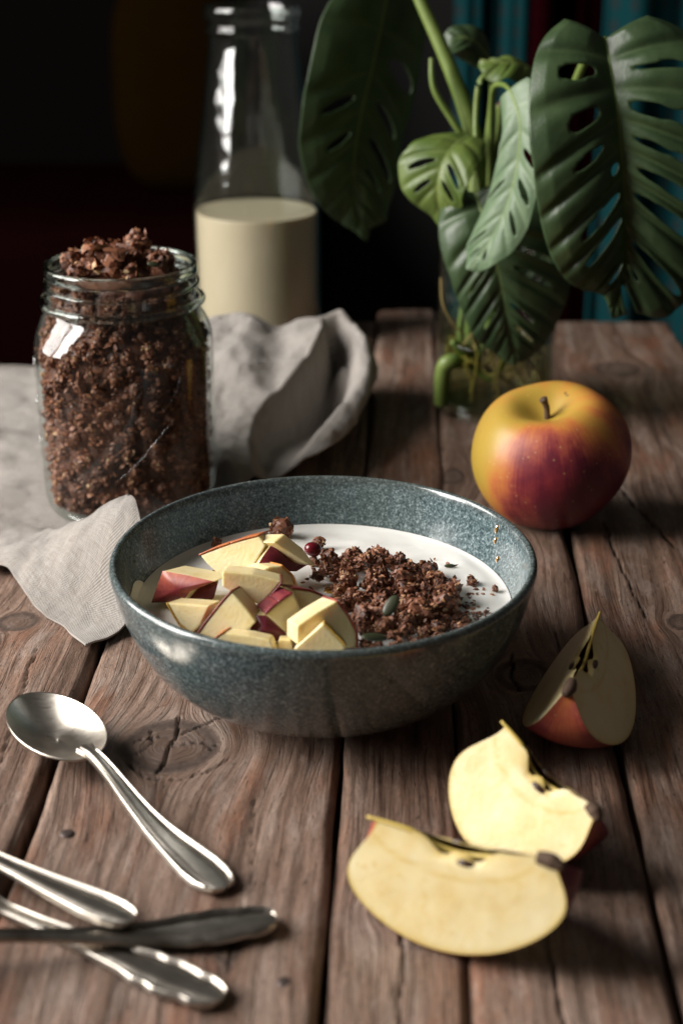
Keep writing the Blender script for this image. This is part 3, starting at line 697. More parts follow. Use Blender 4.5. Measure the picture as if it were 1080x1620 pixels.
ellip('pumpkin_seed', at(592, 1008, 5.0), (.5, .22, .1), (.2, .2, .3), M['pumpkin'], 'dark pumpkin seed lying between apple and granola', 'seed')
ellip('pumpkin_seed', at(711, 895, 4.0), (.24, .1, .07), (0, 0, 0), M['pumpkin'], 'small dark seed lying alone on the white yogurt', 'seed')
for (px, py, z, a, lab) in [(790, 836, 5.45, 1, 'topmost honey drip on the inner bowl wall'), (784, 855, 5.0, .8, 'middle honey drip on the inner bowl wall'), (780, 886, 4.4, .8, 'lowest honey drip on the inner bowl wall')]:
    q = at(px, py, z); dirv = np.array([q[0] - CX, q[1] - CY]); th = math.atan2(dirv[1], dirv[0]); r = inner_r(z) - 0.02
    ellip('honey_drip', (CX + r * math.cos(th), CY + r * math.sin(th), z), (.07, .1 * a, .2 * a), (0, 0.25, th), M['honey'], lab, 'honey')
for (px, py, z, dx, dy, lab) in [(540, 932, 4.05, .75, .35, 'glossy honey pool between the apple pieces and the granola'), (345, 905, 4.4, .35, .2, 'small honey pool beside the large broad apple piece')]:
    ellip('honey_pool', at(px, py, z), (dx, dy, .09), (0, 0, .3), M['honey'], lab, 'honey')

# ------------------------------------------------------------------ jar with granola
jar = thing('glass_jar', 'open glass preserving jar packed with brown granola, standing on the napkin', 'jar', (JX, JY, 0.14))
JP = [(0.05, .25), (3.2, .22), (3.7, .02), (4.05, .12), (4.3, .5), (4.42, 1.2), (4.45, 3), (4.45, 6), (4.45, 8.3), (4.38, 9.2), (4.15, 9.95), (3.85, 10.4), (3.72, 10.65), (3.70, 10.9)]
NK = [(3.70, 10.9), (3.70, 11.6), (3.68, 12.2), (3.68, 12.5), (3.72, 12.6)]
sq = lambda z: 2.0 + 0.75 * float(sstep(10.2, 8.6, z))
lathe('body', smooth_prof(JP, 70), M['glass'], jar, 128, cap0=True, sqf=sq)
lathe('neck', smooth_prof(NK, 16), M['glass'], jar, 128)
def ring(name, R, z, a, b, mat, parent, n=128, e=2.0, tilt=0.0):
    V = []
    for i in range(n):
        t = 2 * math.pi * i / n
        for k in range(16):
            u = 2 * math.pi * k / 16; cu, su = math.cos(u), math.sin(u)
            r = R + a * math.copysign(abs(cu) ** (2 / e), cu); V.append((r * math.cos(t), r * math.sin(t), z + b * math.copysign(abs(su) ** (2 / e), su) + tilt * math.sin(t)))
    Fc = [(i * 16 + k, ((i + 1) % n) * 16 + k, ((i + 1) % n) * 16 + (k + 1) % 16, i * 16 + (k + 1) % 16) for i in range(n) for k in range(16)]
    return mesh(name, V, Fc, mat, parent)
ring('shoulder_ring', 3.95, 10.85, .24, .2, M['solid'], jar)
ring('thread', 3.80, 11.75, .14, .1, M['solid'], jar, tilt=.12)
ring('rim', 3.68, 12.45, .17, .32, M['solid'], jar, e=2.6)
# embossed swash on the glass
def on_jar(a, z, extra=.0):
    e = sq(z); ca, sa = math.cos(a), math.sin(a); q = (abs(ca) ** e + abs(sa) ** e) ** (-1 / e); r = float(np.interp(z, [0.5, 1.2, 3, 8.3, 9.2], [4.3, 4.42, 4.45, 4.45, 4.38])) + extra
    return (r * q * ca, r * q * sa, z)
tube('embossed_swash', [on_jar(math.radians(d), z) for d, z in ((268, 2.7), (280, 3.5), (292, 4.6), (303, 5.6), (312, 6.3))], [.01, .025, .03, .025, .01], M['glass'], jar, 8, 40)
tube('embossed_swash', [on_jar(math.radians(d), z) for d, z in ((298, 6.2), (305, 6.9), (311, 7.9), (314, 8.6))], [.01, .02, .02, .01], M['glass'], jar, 8, 30)
for z in (3.0, 5.2, 7.2):
    tube('embossed_swash', [on_jar(math.radians(197 + 4 * math.sin(k)), z + k * .35) for k in range(4)], .07, M['glass'], jar, 8, 20)
GJ = 'granola clusters packed in the jar'; LJ = 'brown granola cluster pressed against the inside of the jar glass'
def in_jar(a, z, r):
    e = sq(z); ca, sa = math.cos(a), math.sin(a); q = (abs(ca) ** e + abs(sa) ** e) ** (-1 / e)
    R = float(np.interp(z, [.3, .6, 1.3, 8.4, 9.3, 10.2, 10.8, 12.5], [3.7, 4.05, 4.25, 4.25, 4.15, 3.75, 3.5, 3.5])) - r
    return np.array([JX + R * q * ca, JY + R * q * sa, z + .14])
pj = []; tries = 0
while len(pj) < 206 and tries < 40000:
    tries += 1; a = math.radians(float(rng.uniform(165, 372))); z = float(rng.uniform(.6, 11.9)); r = float(rng.choice([.34, .42, .5, .62], p=[.2, .3, .3, .2]))
    q = in_jar(a, z, r * .72)
    if any(np.linalg.norm(q - b) < (r + rb) * .60 for b, rb in pj): continue
    pj.append((q, r)); cluster(q, r, LJ, GJ)
TOPS = [((170, 412), 73.0, 1.5, 'broad granola cluster heaped in the jar mouth'), ((214, 384), 74.2, 1.0, 'round granola cluster perched highest above the jar mouth'), ((250, 424), 73.4, .9, 'granola cluster with a seed against the jar rim'), ((128, 426), 73.2, .8, 'granola cluster in the jar mouth beside the broad one'), ((152, 404), 74.6, 1.0, 'granola cluster behind the broad one in the jar mouth'), ((205, 432), 72.6, .75, 'granola cluster just inside the jar rim'), ((228, 416), 75.2, 1.0, 'granola cluster at the back of the jar mouth'), ((190, 408), 74.6, 1.2, 'granola cluster under the highest one in the jar mouth'), ((262, 412), 75.4, .8, 'granola cluster against the far side of the jar rim'), ((118, 414), 74.8, .8, 'granola cluster wedged behind the two beside the broad one')]
for (px, py), Yd, r, lab in TOPS: cluster(atY(px, py, Yd), r, lab, GJ)
ellip('pumpkin_seed', atY(243, 418, 72.55), (.3, .14, .08), (.9, .2, .2), M['pumpkin'], 'dark seed stuck on a cluster at the jar rim', 'seed')
V, Fc = lathe_geo(smooth_prof([(0.05, .3), (3.3, .32), (3.75, .8), (3.85, 2), (3.85, 8.2), (3.7, 9.3), (3.3, 10.3), (3.2, 11.4), (2.4, 12.2), (.05, 12.5)], 90), 140, (0, 0, 0), 2.0, sq)
V = np.array(V); nn = V / (np.linalg.norm(V[:, :2], axis=1)[:, None] + 1); V[:, :2] += nn[:, :2] * (0.16 * fbm(V[:, 0] * 1.6, V[:, 1] * 1.6, V[:, 2] * 1.6, 9, 3))[:, None]
core = mesh('granola_fill', V + np.array([JX, JY, .14]), Fc, M['granola'], smooth=False, attrs=dict(tint=np.clip(.12 + .2 * fbm(V[:, 0] * 2, V[:, 1] * 2, V[:, 2] * 2, 3), 0, 1)))
tag(core, 'dense granola filling the middle of the jar', 'granola', kind='stuff')
pts = []; rad = []
for _ in range(3600):
    a = math.radians(float(rng.uniform(150, 390))); z = float(rng.uniform(.4, 11.5)); q = in_jar(a, z, float(rng.uniform(.22, .6))); pts.append(q); rad.append(float(rng.uniform(.09, .24)))
crumbs('granola_crumbs', pts, rad, 'fine oat flakes filling the gaps between clusters in the jar', seed=3)

# ------------------------------------------------------------------ milk bottle
bot = thing('milk_bottle', 'tall clear glass milk bottle half full of oat milk, behind the napkin', 'bottle', (BX, BY, 0))
BPf = smooth_prof([(0.05, .35), (3.4, .3), (3.95, .02), (4.3, .4), (4.38, 1.2), (4.38, 5), (4.38, 8.8), (4.33, 10), (4.1, 11.8), (3.7, 14.6), (3.35, 17.2), (3.1, 19.2), (3.0, 20.2), (2.97, 20.8)], 80)
lathe('body', BPf, M['glass'], bot, 112, cap0=True)
lathe('lip', smooth_prof([(2.97, 20.8), (3.12, 21.0), (3.14, 21.3), (3.0, 21.55), (3.05, 21.75), (3.2, 21.95), (3.22, 22.5), (3.12, 22.75), (2.95, 22.7), (2.85, 22.3), (2.82, 21.0)], 50), M['glass'], bot, 112)
inn = smooth_prof([(0.05, .6), (3.3, .6), (3.95, .85), (4.14, 1.6), (4.16, 5), (4.16, 8.6), (4.14, 9.2)], 40)
mk = [(r, z) for r, z in inn] + [(4.02, 9.12), (3.8, 9.1), (2.5, 9.1), (.05, 9.1)]
tag(lathe('milk', mk, M['milk'], None, 112, c=(BX, BY, 0)), 'cream coloured oat milk filling the lower half of the bottle', 'milk')
lathe('inner_wall', [(r - .22, z) for r, z in BPf if z > 9.3], M['glass'], bot, 112)
rb_ = np.random.default_rng(5)
for k in range(26):
    a = float(rb_.uniform(3.3, 6.2)); r = float(rb_.uniform(.06, .14))
    Vb, Fb = lathe_geo([(.001, r * .7), (r * .6, r * .5), (r, 0), (r * .9, -.05)], 10, (BX + 4.0 * math.cos(a), BY + 4.0 * math.sin(a), 9.13)); tag(mesh('milk_bubble', Vb, Fb, M['milk']), 'tiny froth bubble on the milk surface along the bottle glass', 'bubble', 'froth bubbles on the milk')

# ------------------------------------------------------------------ whole apple
def apple_r(th):     # th from the stem (0) to the calyx (pi): returns r, z for a unit-ish apple of radius 1
    r = math.sin(th) * (1.0 + 0.06 * math.sin(th) ** 2) * (1 + 0.04 * math.cos(th))
    z = 0.97 * math.cos(th) - 0.42 * math.exp(-(th / 0.42) ** 2) + 0.22 * math.exp(-((math.pi - th) / 0.34) ** 2)
    return r * 0.97, z
AX, AY, AR = 10.95, 72.5, 3.92
ap = thing('whole_apple', 'whole yellow and red apple with a short stem, beside the glass vase', 'apple', (AX, AY, 0))
V = []; bl = []; st = []; nt_, np_ = 90, 128
for i in range(nt_):
    th = 0.002 + (math.pi - 0.004) * i / (nt_ - 1)
    for k in range(np_):
        ph = 2 * math.pi * k / np_; r, z = apple_r(th); lob = 1 + 0.022 * math.cos(5 * ph + .6) * (0.4 + 0.6 * abs(math.cos(th))) + 0.02 * math.cos(ph - 1)
        x, y = r * lob * math.cos(ph), r * lob * math.sin(ph)
        zt = z + 0.03 * math.cos(ph - 0.5) * math.sin(th)
        V.append((AR * x, AR * y, AR * zt))
        d = np.array([math.sin(th) * math.cos(ph), math.sin(th) * math.sin(ph), math.cos(th)])
        # warm side faces front and below, a yellow band on the left flank and over the top right
        f = 0.70 + 0.30 * (-d[2]) - 0.20 * d[1] + 0.14 * d[0]
        f += 0.26 * math.exp(-((ph - math.radians(262)) / 0.62) ** 2) * math.exp(-((th - 1.15) / .55) ** 2)
        f -= 0.62 * math.exp(-((ph - math.radians(196)) / 0.52) ** 2) * (1 - .45 * max(0, -d[2]))
        f -= 0.30 * math.exp(-((ph - math.radians(318)) / 0.38) ** 2) * max(0, 1 - abs(th - .95) / .8)
        f -= 0.45 * math.exp(-(th / .5) ** 2)
        f += 0.10 * float(vnoise(ph * 6, th * 2, 0, 12))
        bl.append(f); st.append(ph)
V = np.array(V); V[:, 2] -= V[:, 2].min()
tilt = Matrix.Rotation(math.radians(9), 4, 'X') @ Matrix.Rotation(math.radians(-7), 4, 'Y')
V = np.array([tilt @ Vector(v) for v in V]); V[:, 2] -= V[:, 2].min()
mesh('body', V, grid_faces(nt_, np_, True), M['apple'], ap, attrs=dict(blush=np.clip(bl, 0, 1), streak=st))
top = V[:np_].mean(0)
tube('stem', [top + np.array([0, 0, -.3]), top + np.array([-.05, 0, .45]), top + np.array([-.16, -.05, .8]), top + np.array([-.28, -.1, 1.05])], [.17, .15, .16, .22], M['stem_brown'], ap, 10)

# ------------------------------------------------------------------ apple wedges
def wedge(p_stem, p_cal, down, half_deg, Rw, label, blush, seed, roll=0.0):
    """a real wedge of an apple: core edge from p_stem to p_cal, opening towards 'down'"""
    ax = np.array(p_stem) - np.array(p_cal); Ln = np.linalg.norm(ax); ez = ax / Ln
    ex = np.array(down, float); ex -= ez * np.dot(ex, ez); ex /= np.linalg.norm(ex); ey = np.cross(ez, ex)
    sc = Ln / 1.42; rr = Rw
    mid = (np.array(p_stem) + np.array(p_cal)) / 2
    loc = lambda r, ph, z: mid + ez * (z * sc) + (ex * math.cos(ph) + ey * math.sin(ph)) * r * rr
    ths = np.linspace(0.02, math.pi - 0.02, 60); hd = math.radians(half_deg)
    W = []; bl = []; st = []
    for th in ths:
        for ph in np.linspace(-hd, hd, 28):
            r, z = apple_r(th); W.append(loc(r, ph, z)); f = blush + .12 * math.cos(th * 2 + seed) + 0.2 * math.cos(ph * 2 + seed) - .55 * math.exp(-(th / .35) ** 2); bl.append(min(max(f, 0), 1)); st.append(ph)
    W = np.array(W); dz = -W[:, 2].min(); base = mid + np.array([0, 0, dz]); base[2] = 0
    root = thing('apple_wedge', label, 'apple wedge', tuple(base), 'cut apple wedges on the table')
    sh = np.array([0, 0, dz]) - base
    o = mesh('skin', W + sh, grid_faces(60, 28), M['apple'], root, attrs=dict(blush=bl, streak=st))
    rg = np.random.default_rng(seed)
    for sgn in (-1, 1):
        V = []; rim = []; nr = 26
        for i, th in enumerate(ths):
            r, z = apple_r(th); zc = np.clip(z, -.66, .49)
            for k in range(nr):
                q = k / (nr - 1); ri = r * q * 0.998; zz = zc * (1 - q) + z * q
                core_ = math.exp(-((zz + .08) / .30) ** 2) * max(0, 1 - ri / .24)       # scooped seed chamber
                ph = sgn * (hd - 0.004) * (1 - 0.0 * core_)
                v = loc(ri, ph, zz); nrm = sgn * (-ex * math.sin(hd) * sgn + ey * math.cos(hd))
                v = v - sgn * 0 + (ex * math.cos(ph) + ey * math.sin(ph)) * rr * .20 * core_ * (1 + .25 * math.sin(zz * 22)) - nrm * .0
                v = v - (ey * math.cos(hd) * sgn) * rr * 0.05 * core_
                v = v + ey * sgn * 0.012 * float(vnoise(ri * 6, zz * 6, sgn, seed)) * (1 - q) * q * 4
                V.append(v + sh); d_ = 1 - q
                rim.append(max(math.exp(-(d_ * r / .035) ** 2) * .8, .55 * math.exp(-(((ri - .36 * math.sqrt(max(0, 1 - (zz / .62) ** 2))) / .02) ** 2)), core_ * .9))
        fc = grid_faces(60, nr); mesh('cut_face', V, fc if sgn < 0 else [f[::-1] for f in fc], M['flesh'], root, attrs=dict(rimness=rim))
    lp = lambda r, ph, z: loc(r, ph, z) + sh
    tube('core_fibre', [lp(.0, 0, .62), lp(.05, 0, .3), lp(.17, 0, .1), lp(.2, 0, -.1), lp(.12, 0, -.4), lp(0, 0, -.7)], [.05, .09, .07, .08, .09, .06], M['core'], root, 8, 40)
    for ph, z in ((-hd * .85, -.02), (hd * .8, -.12)):
        c = lp(.22, ph, z); b = soft_box('pip', (0, 0, 0), (.13, .12, .32), M['seed'], 2.0, root, 8); b.location = c * S
        b.rotation_euler = Vector(ez).to_track_quat('Z', 'Y').to_euler()
    tube('calyx', [lp(.02, 0, -.62), lp(.03, 0, -.72), lp(.06, 0.4, -.80)], [.2, .26, .14], M['stem_brown'], root, 8)
    return root
wedge(at(562, 1318, 2.7), at(868, 1390, 3.3), (0.05, 0.30, -1), 32, 3.6, 'apple wedge lying with its long cut face showing and core edge upward', .85, 1)
wedge(at(782, 1152, 4.0), at(940, 1300, 2.5), (-.42, 0.45, -.62), 34, 3.75, 'apple wedge with a pale round cut face, propped behind the long one', .9, 2)
wedge(np.array([10.25, 53.6, 4.0]), np.array([8.25, 48.1, 3.6]), (-.06, -0.04, -1), 32, 3.85, 'apple wedge standing on its red skin with a shadowed cut face, next to the bowl', .95, 3)

# ------------------------------------------------------------------ cutlery
def cutlery(name, label, end, head, L, zf, mat, style=0, group=None, head_w=2.05, slim=0.9):
    """end = handle end (x, y), head = a point the handle points to; zf(t) = height of the underside along 0..L"""
    e = np.array(end, float); d = np.array(head, float) - e; d /= np.linalg.norm(d); nrm = np.array([-d[1], d[0]])
    root = thing(name, label, name.replace('_', ' '), (e[0], e[1], 0), group)
    def put(x, y, z): q = d * x + nrm * y; return (q[0], q[1], z)
    hl = L * 0.62
    xs = [0, .04, .12, .35, .8, 1.5, 2.3, 3.4, 5.0, 7.0, 8.6, hl, hl + .6]; ws = [.05, .34, .52, .70, .84, .88, .80, .66, .48, .34, .30, .30, .42]
    if style: xs = [0, .04, .12, .35, .75, 1.1, 1.5, 2.0, 2.4, 2.8, 3.4, 5.0, 7.0, 8.6, hl, hl + .6]; ws = [.05, .3, .48, .66, .80, .76, .86, .92, .82, .86, .70, .48, .33, .30, .30, .42]
    n = 170; m = 40; V = []; gv = []
    for i in range(n):
        x = (hl + .5) * (i / (n - 1)) ** 1.25; wv = float(np.interp(x, xs, ws)) * slim; z0 = zf(x)
        th = 0.13 + 0.10 * math.exp(-((x - hl) / 2.2) ** 2) + 0.03
        for k in range(m):
            a = 2 * math.pi * k / m; c, s_ = math.cos(a), math.sin(a); y = wv * math.copysign(abs(c) ** .8, c)
            q = abs(y) / (wv + 1e-6)
            top = th * (1 - .35 * q * q) + 0.13 * min(1, wv / .6) * math.exp(-((q - .86) / .08) ** 2) * (x < hl) - 0.07 * math.exp(-((q - .62) / .12) ** 2) * min(1, wv / .6)
            z = z0 + (top if s_ >= 0 else -th * .3 * (1 - q * q)) * min(1, abs(s_) * 2.2) + 0.05 * (1 - abs(s_))
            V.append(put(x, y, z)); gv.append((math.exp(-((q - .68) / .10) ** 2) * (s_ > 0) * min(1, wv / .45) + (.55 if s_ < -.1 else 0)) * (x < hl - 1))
    Fc = grid_faces(n, m, True); Fc.append(tuple(range(m))); Fc.append(tuple(range((n - 1) * m, n * m))[::-1])
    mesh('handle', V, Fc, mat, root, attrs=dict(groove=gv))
    bl = L - hl; V = []; nu, nv = 60, 36
    for sd in (0, 1):
        for i in range(nu):
            for k in range(nv):
                r = (i / (nu - 1)); a = 2 * math.pi * k / nv
                cx_ = math.cos(a); y = math.sin(a) * head_w * r * (1 + .16 * -cx_ * -1 * .6) * (1 - .10 * cx_)
                x = hl + bl * .5 + cx_ * bl * .5 * r
                dz = 0.72 * (1 - r ** 2.3) * (1 + .15 * cx_)
                V.append(put(x, y, zf(hl) + 0.10 + .12 * cx_ * r - dz - (0.10 if sd else 0)))
    f1 = grid_faces(nu, nv, True); o = nu * nv
    Fc = f1 + [tuple(j + o for j in f[::-1]) for f in f1] + [((nu - 1) * nv + k, (nu - 1) * nv + (k + 1) % nv, o + (nu - 1) * nv + (k + 1) % nv, o + (nu - 1) * nv + k) for k in range(nv)]
    mesh('bowl', V, Fc, mat, root)
    return root
Ls = 13.9
def z_spoon(x): return 0.10 + 0.72 * float(sstep(3.0, 9.3, x)) + 0.25 * math.exp(-((x - 8.0) / 2.2) ** 2)
cutlery('spoon', 'old silver spoon with its scratched bowl facing up, beside the stoneware bowl', at(356, 1408, .15)[:2], at(95, 1172, .5)[:2], Ls, z_spoon, M['silver'], 0, head_w=1.6)
G_ = 'silver cutlery crossed at the table edge'
cutlery('cutlery', 'silver handle with scalloped end lying flat beneath the crossed pile', at(352, 1583, .15)[:2], at(0, 1437, .15)[:2], 17.5, lambda x: 0.10 + 0.8 * float(sstep(8.2, 10.9, x)), M['silver'], 1, G_)
cutlery('cutlery', 'dark tarnished silver handle crossing over the flat scalloped one', at(438, 1452, .35)[:2], at(0, 1486, .9)[:2], 17.5, lambda x: 0.22 + 0.9 * float(sstep(3, 10.8, x)), M['silver_dark'], 1, G_)
cutlery('cutlery', 'silver handle with a plain rounded end resting on top of the tarnished one', at(210, 1456, 0.75)[:2], at(0, 1360, 0.9)[:2], 17.5, lambda x: 0.62 + 0.35 * float(sstep(2, 10.8, x)), M['silver'], 0, G_, slim=.76)

# ------------------------------------------------------------------ vase and plant
VX, VY, VR = 9.45, 89.9, 3.65
vase = thing('glass_vase', 'straight clear glass vase of water holding the plant cuttings', 'vase', (VX, VY, 0))
lathe('wall', smooth_prof([(0.05, .5), (3.0, .5), (3.3, .02), (3.55, .2), (3.65, .8), (3.65, 5), (3.65, 9.6), (3.66, 10.2), (3.58, 10.35), (3.48, 10.2), (3.45, 9.6), (3.45, 5), (3.45, 1.2), (3.2, .9), (.05, .85)], 90), M['vase_glass'], vase, 96)
tag(lathe('water', smooth_prof([(0.05, .92), (3.15, .95), (3.4, 1.3), (3.42, 3), (3.42, 4.5), (3.38, 4.6), (3.2, 4.56), (.05, 4.55)], 30), M['water'], None, 96, c=(VX, VY, 0)), 'shallow brownish water standing in the glass vase', 'water')
plant = thing('swiss_cheese_plant', 'green vine cutting with holed split leaves, rooted in the glass vase', 'plant', (VX, VY, 1.0))
PO = -np.array([VX, VY, 1.0])
def leaf(mid, WL, WR, thL, thR, normal, mat, nveins=8, holes=(), curl=0.25, bend=0.25, relief=0.16, fold=0.0, cut=(), label=None, seed=0):
    NU, NV = 190, 44
    us = np.linspace(0, 1, NU) ** 1.0
    Mp = catmull(mid, NU); T = np.gradient(Mp, axis=0); T /= np.linalg.norm(T, axis=1)[:, None]
    nr = np.array(normal, float); V = []; vein = []; uvq = []
    for sgn, Wt, tht in ((-1, WL, thL), (1, WR, thR)):
        Wu = np.interp(us, np.linspace(0, 1, len(Wt)), Wt); thu = np.radians(np.interp(us, [0, .25, 1], tht))
        ker = np.ones(11) / 11; Wp = np.convolve(np.pad(Wu, 5, mode='edge'), ker, 'valid'); Wp[-6:] = np.minimum(Wp[-6:], Wu[-6:])
        for i in range(NU):
            t = T[i]; nn = nr - t * np.dot(nr, t); nn /= np.linalg.norm(nn); b = np.cross(nn, t)      # b points to the viewer's right for a hanging leaf seen from its face
            dr = math.cos(thu[i]) * t + sgn * math.sin(thu[i]) * b
            for j in range(NV):
                v = j / (NV - 1); u = us[i]; ph = (u * nveins) % 1.0
                uvq.append((sgn, u, v)); V.append(None)
                dist = min(ph, 1 - ph); bul = 1 - math.exp(-(dist / .16) ** 2)
                p = Mp[i] + dr * Wp[i] * v + t * bend * Wp[i] * v * v * (0.4 + 0.6 * u) + nn * fold * Wp[i] * v - nn * (curl * Wp[i] * v ** 2) + nn * 0.10 * Wp[i] * v * (1 - v) * 1.6
                p = p + nn * relief * min(1, Wp[i] / 2.2) * bul * min(1, v * 3) * min(1, (1 - v) * 4 + .25) + nn * 0.12 * float(np.sin(u * 17 + sgn * 2 + seed)) * v ** 2
                V[-1] = p; vein.append(max(math.exp(-(v * Wp[i] / .12) ** 2), .55 * math.exp(-(dist / .05) ** 2) * (1 - .6 * v)))
    V = np.array(V); uvq = np.array(uvq)
    g = np.full(len(V), 9.0)
    for (sg, k, v0, v1, hw) in holes:
        uc = (k + .5) / nveins; a = hw * .66 / nveins; v0 = v0 * .85; v1 = min(v1 * 1.12, max(v1, .92)); vc, bb = (v0 + v1) / 2, (v1 - v0) / 2
        du = (uvq[:, 1] - uc) / a; dv_ = (uvq[:, 2] - vc) / bb; gg = np.sqrt(du * du + dv_ * dv_ + .0)
        gg = np.where(uvq[:, 0] == sg, gg, 9); g = np.minimum(g, gg)
    keep = []
    for s in (0, 1):
        for f in grid_faces(NU, NV):
            q = [i + s * NU * NV for i in f]
            if (g[q] < 1.0).sum() >= 3: continue
            keep.append(q if s == 1 else q[::-1])
    # even out the rims of the holes
    nb = {}
    ec = {}
    for f in keep:
        for a, b in zip(f, f[1:] + f[:1]): ec[(min(a, b), max(a, b))] = ec.get((min(a, b), max(a, b)), 0) + 1
    for (a, b), c in ec.items():
        if c == 1: nb.setdefault(a, []).append(b); nb.setdefault(b, []).append(a)
    hv = [i for i in nb if g[i] < 1.9 and len(nb[i]) == 2]
    for _ in range(6):
        V2 = V.copy()
        for i in hv: V2[i] = (V[i] * 2 + V[nb[i][0]] + V[nb[i][1]]) / 4
        V = V2
    o = mesh('leaf', V + PO, keep, mat, plant, attrs=dict(vein=vein, across=uvq[:, 2]))
    sd = o.modifiers.new('blade', 'SOLIDIFY'); sd.thickness = 0.0006; sd.offset = 0
    wr = [.12, .10, .07, .03]
    tb = tube('midrib', [Mp[k] + PO - nr / np.linalg.norm(nr) * .03 for k in np.linspace(0, NU - 3, 14).astype(int)], wr, M['stem'], o, 8, 50)
    for kk in ('vein', 'across'):
        a_ = tb.data.attributes.new(kk, 'FLOAT', 'POINT'); a_.data.foreach_set('value', np.full(len(tb.data.vertices), .5, np.float32))
    if label: o['label'] = label
    return o
def mp(pts): return [atY(px, py, Y) for px, py, Y in pts]
# large leaf on the right
leaf(mp([(957, 62, 80.5), (972, 150, 79.2), (983, 250, 79), (988, 340, 79.4), (986, 420, 80.2), (968, 502, 81)]),
     [2.3, 3.7, 4.4, 4.9, 5.1, 5.1, 5.0, 4.6, 3.9, 3.0, 2.1, 1.2, .5, .02], [2.2, 4.2, 5.2, 5.5, 5.6, 5.6, 5.5, 5.3, 5.0, 4.5, 3.8, 1.8, .8, .02], (128, 72, 24), (112, 66, 26), (0.0, -1, 0.30), M['leaf_a'], 11,
     [(-1, 1, .22, .62, .30), (-1, 2, .22, .52, .34), (-1, 3, .24, .52, .28), (-1, 4, .05, .16, .34), (-1, 5, .07, .60, .40), (-1, 6, .06, .68, .38), (-1, 8, .10, .62, .28), (1, 1, .2, .95, .16), (1, 2, .12, .42, .34), (1, 2, .5, .9, .28), (1, 3, .12, .44, .2), (1, 3, .52, .85, .26), (1, 4, .14, .9, .34), (1, 5, .10, .85, .42), (1, 7, .08, .8, .40), (1, 8, .15, .3, .18), (1, 9, .05, 1.3, .45)], curl=.22, bend=.2, fold=.34, relief=.32, label='largest holed leaf with split lower edge')
# dark leaf on the left, seen from its shaded side
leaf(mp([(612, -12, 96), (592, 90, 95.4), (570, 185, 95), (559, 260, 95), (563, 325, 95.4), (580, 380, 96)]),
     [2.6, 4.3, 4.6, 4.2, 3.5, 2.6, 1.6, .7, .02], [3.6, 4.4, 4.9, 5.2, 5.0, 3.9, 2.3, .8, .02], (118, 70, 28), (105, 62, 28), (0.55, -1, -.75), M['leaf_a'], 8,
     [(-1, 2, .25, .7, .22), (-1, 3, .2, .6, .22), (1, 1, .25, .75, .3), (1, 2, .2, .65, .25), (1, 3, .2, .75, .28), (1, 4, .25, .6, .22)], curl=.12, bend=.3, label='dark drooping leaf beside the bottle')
# pale leaf in the middle
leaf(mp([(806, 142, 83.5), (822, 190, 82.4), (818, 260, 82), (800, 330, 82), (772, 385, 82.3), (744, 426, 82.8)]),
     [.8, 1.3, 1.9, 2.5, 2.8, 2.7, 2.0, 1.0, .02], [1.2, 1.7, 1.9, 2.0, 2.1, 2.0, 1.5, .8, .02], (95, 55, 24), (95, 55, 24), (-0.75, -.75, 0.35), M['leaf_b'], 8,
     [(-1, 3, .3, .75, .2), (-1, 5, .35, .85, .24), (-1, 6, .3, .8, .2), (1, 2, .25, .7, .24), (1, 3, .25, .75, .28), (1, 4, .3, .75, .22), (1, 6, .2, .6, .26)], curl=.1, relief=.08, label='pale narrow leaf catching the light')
# broad leaf in front of the vase
leaf(mp([(752, 305, 85.6), (772, 370, 84.6), (790, 440, 84.2), (803, 510, 84.4), (818, 572, 85)]),
     [1.9, 2.8, 3.2, 3.2, 2.9, 2.2, 1.3, .02], [3.4, 4.6, 4.6, 4.1, 3.4, 2.5, 1.4, .02], (120, 62, 28), (100, 60, 28), (-0.2, -1, .3), M['leaf_a'], 9,
     [(-1, 3, .25, .7, .22), (-1, 5, .2, .65, .25), (1, 2, .35, .75, .24), (1, 3, .3, .7, .3), (1, 5, .15, .6, .3), (1, 6, .2, .7, .26), (-1, 6, .2, .6, .2)], curl=.2, relief=.22, label='broad leaf hanging in front of the vase')
leaf(mp([(812, 300, 91), (848, 350, 90), (868, 420, 89.6), (872, 485, 90), (866, 545, 90.5)]), [1.6, 2.2, 2.6, 2.4, 1.9, 1.1, .02], [.9, 1.1, 1.1, 1.0, .8, .5, .02], (115, 70, 30), (100, 60, 28), (-0.3, -1, .2), M['leaf_a'], 7, [(-1, 2, .3, .7, .28), (-1, 3, .3, .7, .26)], curl=.15, label='shaded leaf at the far side of the vase')
# young yellowish leaf on the left
leaf(mp([(742, 215, 88), (718, 232, 86.6), (698, 265, 86), (692, 310, 86), (704, 362, 86.6)]), [1.3, 2.3, 2.8, 2.5, 1.7, .9, .02], [1.0, 1.9, 2.3, 2.2, 1.7, .9, .02], (95, 70, 34), (95, 66, 34), (-0.55, -1, .3), M['leaf_c'], 6, [(-1, 2, .2, .7, .26), (1, 2, .2, .75, .34), (1, 3, .2, .7, .32), (-1, 3, .25, .7, .22)], curl=.15, relief=.12, label='young yellow green leaf beside the thick stem')
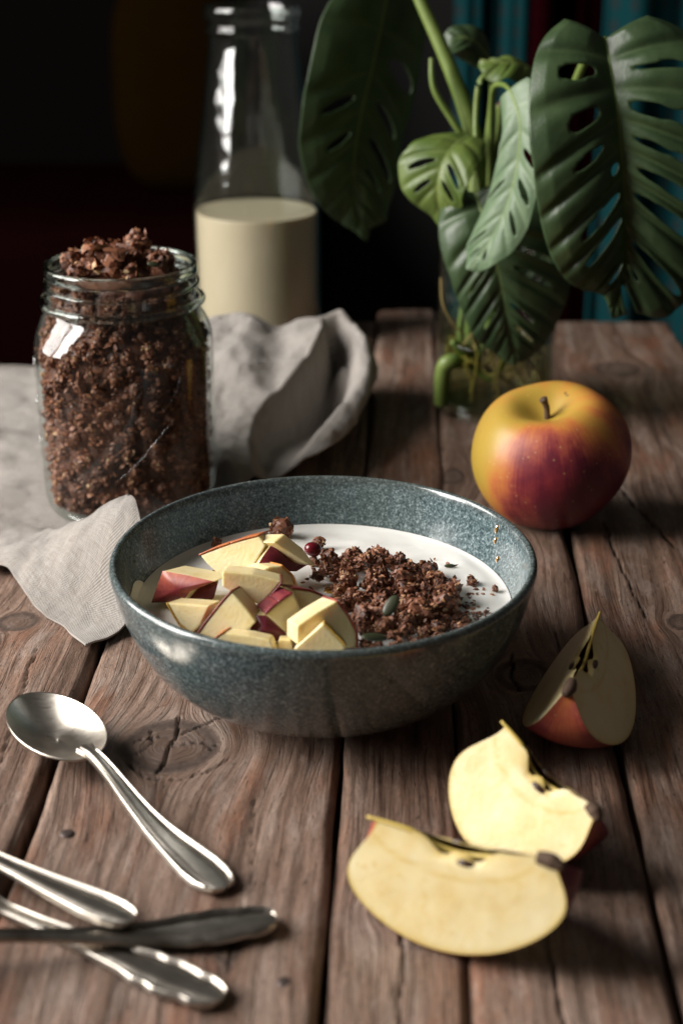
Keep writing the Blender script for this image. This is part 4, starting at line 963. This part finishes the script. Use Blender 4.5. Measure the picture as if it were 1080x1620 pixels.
# small curled leaves at the top
leaf(mp([(838, 108, 90), (815, 100, 89.4), (788, 100, 89.2), (760, 96, 89.6)]), [.5, .8, .9, .7, .4, .02], [.9, 1.3, 1.4, 1.1, .6, .02], (90, 60, 30), (90, 60, 30), (-0.1, -.6, .8), M['leaf_c'], 5, (), curl=.3, label='small yellow green leaf at the top')
leaf(mp([(772, 92, 94), (750, 66, 93.2), (722, 60, 93), (700, 82, 93)]), [.5, .9, 1.0, .8, .4, .02], [.8, 1.4, 1.5, 1.2, .6, .02], (90, 60, 30), (90, 60, 30), (-0.2, -.8, .55), M['leaf_a'], 5, (), curl=.3, label='small dark curled leaf behind the thick stem')
def stem(pts, rad, mat='stem', name='stem'):
    o = tube(name, [q + PO for q in mp(pts)], rad, M[mat], plant, 10, 50)
    for kk in ('vein', 'across'):
        a_ = o.data.attributes.new(kk, 'FLOAT', 'POINT'); a_.data.foreach_set('value', np.full(len(o.data.vertices), .2, np.float32))
stem([(640, -60, 92), (664, 0, 91.5), (700, 80, 90.8), (735, 170, 90), (752, 240, 89.6), (752, 330, 89.2), (742, 450, 89), (744, 560, 89)], [.30, .36, .42, .48, .5, .5, .48, .45])
stem([(682, 92, 89.5), (686, 140, 89.2), (715, 190, 89.2), (748, 240, 89.4)], [.14, .18, .2, .2])
stem([(806, 142, 83.5), (795, 134, 85), (780, 140, 86.5), (776, 190, 88), (774, 300, 89), (765, 430, 89.5), (752, 560, 90)], [.12, .14, .17, .2, .22, .25, .28])
stem([(757, 305, 85.6), (752, 200, 88.4), (757, 135, 88.8), (772, 120, 89), (778, 150, 89.2), (768, 250, 89.4), (764, 330, 89.6)], [.12, .16, .17, .17, .18, .22, .25])
stem([(794, 166, 90), (793, 200, 90), (786, 280, 90), (775, 420, 90), (762, 560, 90)], [.40, .36, .34, .34, .34])
stem([(796, 162, 90), (795, 168, 90)], [.3, .42], 'stem_brown', 'cut_end')
stem([(957, 62, 80.5), (945, 70, 82), (925, 95, 84), (890, 180, 87), (840, 300, 89), (795, 420, 90.5), (770, 560, 91)], [.16, .2, .24, .26, .28, .3, .3])
stem([(742, 215, 88), (750, 250, 89), (756, 330, 89.6)], [.14, .17, .2])
stem([(715, 540, 87.8), (740, 566, 88), (752, 572, 88.4)], [.22, .28, .3]); stem([(775, 500, 87.5), (765, 545, 87.8), (752, 572, 88.4)], [.2, .24, .26]); stem([(697, 640, 88.4), (700, 590, 88.2), (712, 572, 88.0), (750, 572, 88.6)], [.42, .5, .5, .4])
stem([(800, 560, 87.6), (780, 600, 87.8), (745, 580, 88.2)], [.2, .22, .2]); stem([(735, 470, 88), (728, 530, 88), (742, 575, 88.2)], [.2, .24, .26]); stem([(830, 620, 88.5), (790, 595, 88.4), (755, 575, 88.6)], [.12, .16, .2])
rr_ = np.random.default_rng(11)
for k in range(34):
    a0 = rr_.uniform(0, 6.28); p = np.array([VX + rr_.uniform(-1.8, 1.8), VY + rr_.uniform(-1.8, 1.0), 5.2]); pts_ = [p]
    for j in range(6):
        a0 += rr_.uniform(-.9, .9); p = p + np.array([math.cos(a0) * .9, math.sin(a0) * .9, rr_.uniform(-1.1, .25)]); rr0 = np.hypot(p[0] - VX, p[1] - VY)
        if rr0 > 3.0: p[:2] = np.array([VX, VY]) + (p[:2] - np.array([VX, VY])) * 3.0 / rr0
        p[2] = max(p[2], 1.2); pts_.append(p.copy())
    tube('root', [q + PO for q in pts_], [.10, .08, .05], M['root'], plant, 6, 30)
stem([(697, 440, 87), (700, 480, 87), (715, 510, 87.2), (735, 530, 87.5)], [.05, .06, .06, .05], 'root', 'root')
